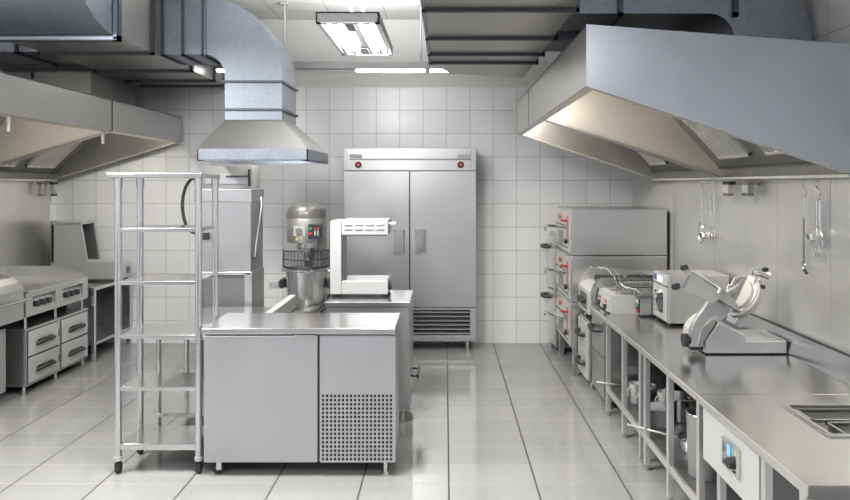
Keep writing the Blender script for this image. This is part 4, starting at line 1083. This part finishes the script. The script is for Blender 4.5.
for x in (-4.3, XF-.04):
    for y in (y0+.05, ym, y1-.04): put('spacer_leg', B().cyl((x, y, .565), (x, y, .67), .013, 10), 'chrome', t)
bz0, bz1 = .665, .87
body = B().box(-4.37, XF-.05, y0, y1, bz0, bz1)
wdt = [(y0, y0+.09), (ym-.055, ym+.055), (y1-.09, y1)]
for a, c in wdt: body.box(XF-.05, XF, a, c, bz0, bz1)
for a, c in ((y0+.09, ym-.055), (ym+.055, y1-.09)): body.box(XF-.05, XF, a, c, bz1-.045, bz1).box(XF-.05, XF, a, c, bz0, bz0+.030)
put('griddle_body', body, 'steel_y', t)
put('front_lip', B().box(XF-.02, XF+.022, y0-.005, y1+.005, bz1, bz1+.014), 'tube', t, .004)
put('griddle_plate', B().box(-4.33, XF-.06, y0+.02, y1-.02, bz1, bz1+.012), 'top', t, .003)
put('splash_guard', B().box(-4.375, -4.36, y0, y1, bz1, .985).prism([(-4.37, bz1), (-4.37, .985), (-3.85, .985), (-3.60, .905), (-3.57, bz1)], 'y', y1-.012, y1).prism([(-4.37, bz1), (-4.37, .90), (-3.60, .895), (-3.57, bz1)], 'y', y0, y0+.012), 'steel_y', t)
for a, c in ((y0+.09, ym-.055), (ym+.055, y1-.09)):
    cp = put('control_panel', B().hexa([(XF-.048, a, bz0+.03), (XF-.010, a, bz0+.03), (XF-.010, c, bz0+.03), (XF-.048, c, bz0+.03), (XF-.048, a, bz1-.045), (XF-.040, a, bz1-.045), (XF-.040, c, bz1-.045), (XF-.048, c, bz1-.045)]), 'panel', t)
    for k in range(3):
        y = a+.06+(c-a-.16)*k/2
        put('knob', B().cyl((XF-.030, y, .755), (XF+.018, y, .758), .026, 16), 'blk', cp)

# near left boiler
t = thing('pasta_boiler', (-3.9, 4.95, 0), 'rounded steel boiler with a front bar at the left edge of the picture', 'boiler')
y0, y1 = 4.55, 5.34; XF = -3.49
put('upper_body', B().prism([(-4.37, .68), (-4.37, 1.05), (-3.66, 1.05), (-3.58, 1.03), (-3.52, .985), (XF, .93), (XF, .68)], 'y', y0, y1), 'steel_y', t, .008)
put('base', B().box(-4.37, XF-.15, y0, y1, .08, .60), 'steel', t, .004)
put('door', B().box(XF-.15, XF-.135, y0+.03, y1-.03, .10, .58), 'steel', t, .003)
for x in (-4.3, XF-.19):
    for y in (y0+.05, y1-.05):
        put('foot', B().cyl((x, y, 0), (x, y, .08), .016, 12), 'chrome', t)
        put('spacer_leg', B().cyl((x, y, .60), (x, y, .68), .013, 10), 'chrome', t)
put('front_bar', B().cyl((XF+.065, y0, .855), (XF+.065, y1-.02, .855), .014, 14).cyl((XF, y1-.05, .845), (XF+.065, y1-.05, .855), .010, 10).cyl((XF, y0+.05, .845), (XF+.065, y0+.05, .855), .010, 10), 'chrome', t)
put('shelf_front', B().box(XF, XF+.05, y0, y1-.05, .83, .842), 'steel_y', t)

# ------------------------------------------------------------------ light
def area(name, loc, sx, sy, power, col=(1, 1, 1), rot=(0, 0, 0)):
    l = bpy.data.lights.new(name, 'AREA'); l.shape = 'RECTANGLE'; l.size = sx; l.size_y = sy; l.energy = power; l.color = col
    o = bpy.data.objects.new(name, l); COL.objects.link(o); o.location = loc; o.rotation_euler = rot; return o
for x, y in ((-2.7, 1.0), (-.74, .3), (1.0, .6), (-.9, 3.25), (-2.85, 3.1)):  # unseen fill lights added overhead, out of frame, to brighten the room
    near = y < 2
    area('unseen_fill_light', (x, y, 3.0), .48, 1.2, 30 if near else 92, (1, .995, .985))
    area('ceiling_fill_light', (x, y, 3.08), .48, 1.2, 10 if near else 48, (1, .995, .985), (math.pi, 0, 0))  # upward fill, added only to lift the ceiling
area('ceiling_fill_light', (-.74, 5.52, 3.13), .4, 1.1, 75, (1, .995, .985), (math.pi, 0, 0))  # extra upward fill added above the lamp for the ceiling
for x, ys in ((.90, (4.1, 5.7)), (-3.13, (3.4, 4.9, 6.4))):
    for y in ys: area('hood_fill_light', (x, y, 2.50 if x > 0 else 2.43), .08, .6, 9, (1, .95, .87), (0, math.radians(-35 if x > 0 else 35), 0))  # adds to the weak light of the hood lamp tubes
area('hood_fill_light', (-1.55, 5.66, 2.28), .3, .3, 14, (1, .98, .94))  # added unseen inside the canopy to brighten dishwasher, mixer and back wall
wd = bpy.data.worlds.new('daylight'); SC.world = wd; wd.use_nodes = True
bg = wd.node_tree.nodes['Background']; bg.inputs[0].default_value = (.88, .93, 1, 1); bg.inputs[1].default_value = 1.1

cam = bpy.data.cameras.new('camera'); co = bpy.data.objects.new('camera', cam); COL.objects.link(co)
co.location = (0, 0, EYE); co.rotation_euler = (math.pi/2, 0, 0)
cam.sensor_width = 36; cam.lens = 36*F/850; cam.shift_x = -20/850; cam.shift_y = -66/850
cam.clip_start = .05
SC.camera = co
SC.view_settings.view_transform = 'Standard'; SC.view_settings.look = 'None'
SC.view_settings.exposure = 0.22; SC.view_settings.gamma = 1.0; SC.view_settings.use_curve_mapping = False
SC.cycles.max_bounces = 8; SC.cycles.diffuse_bounces = 4; SC.cycles.glossy_bounces = 5
SC.cycles.caustics_reflective = False
SC.cycles.use_denoising = True
SC.cycles.sample_clamp_indirect = 4
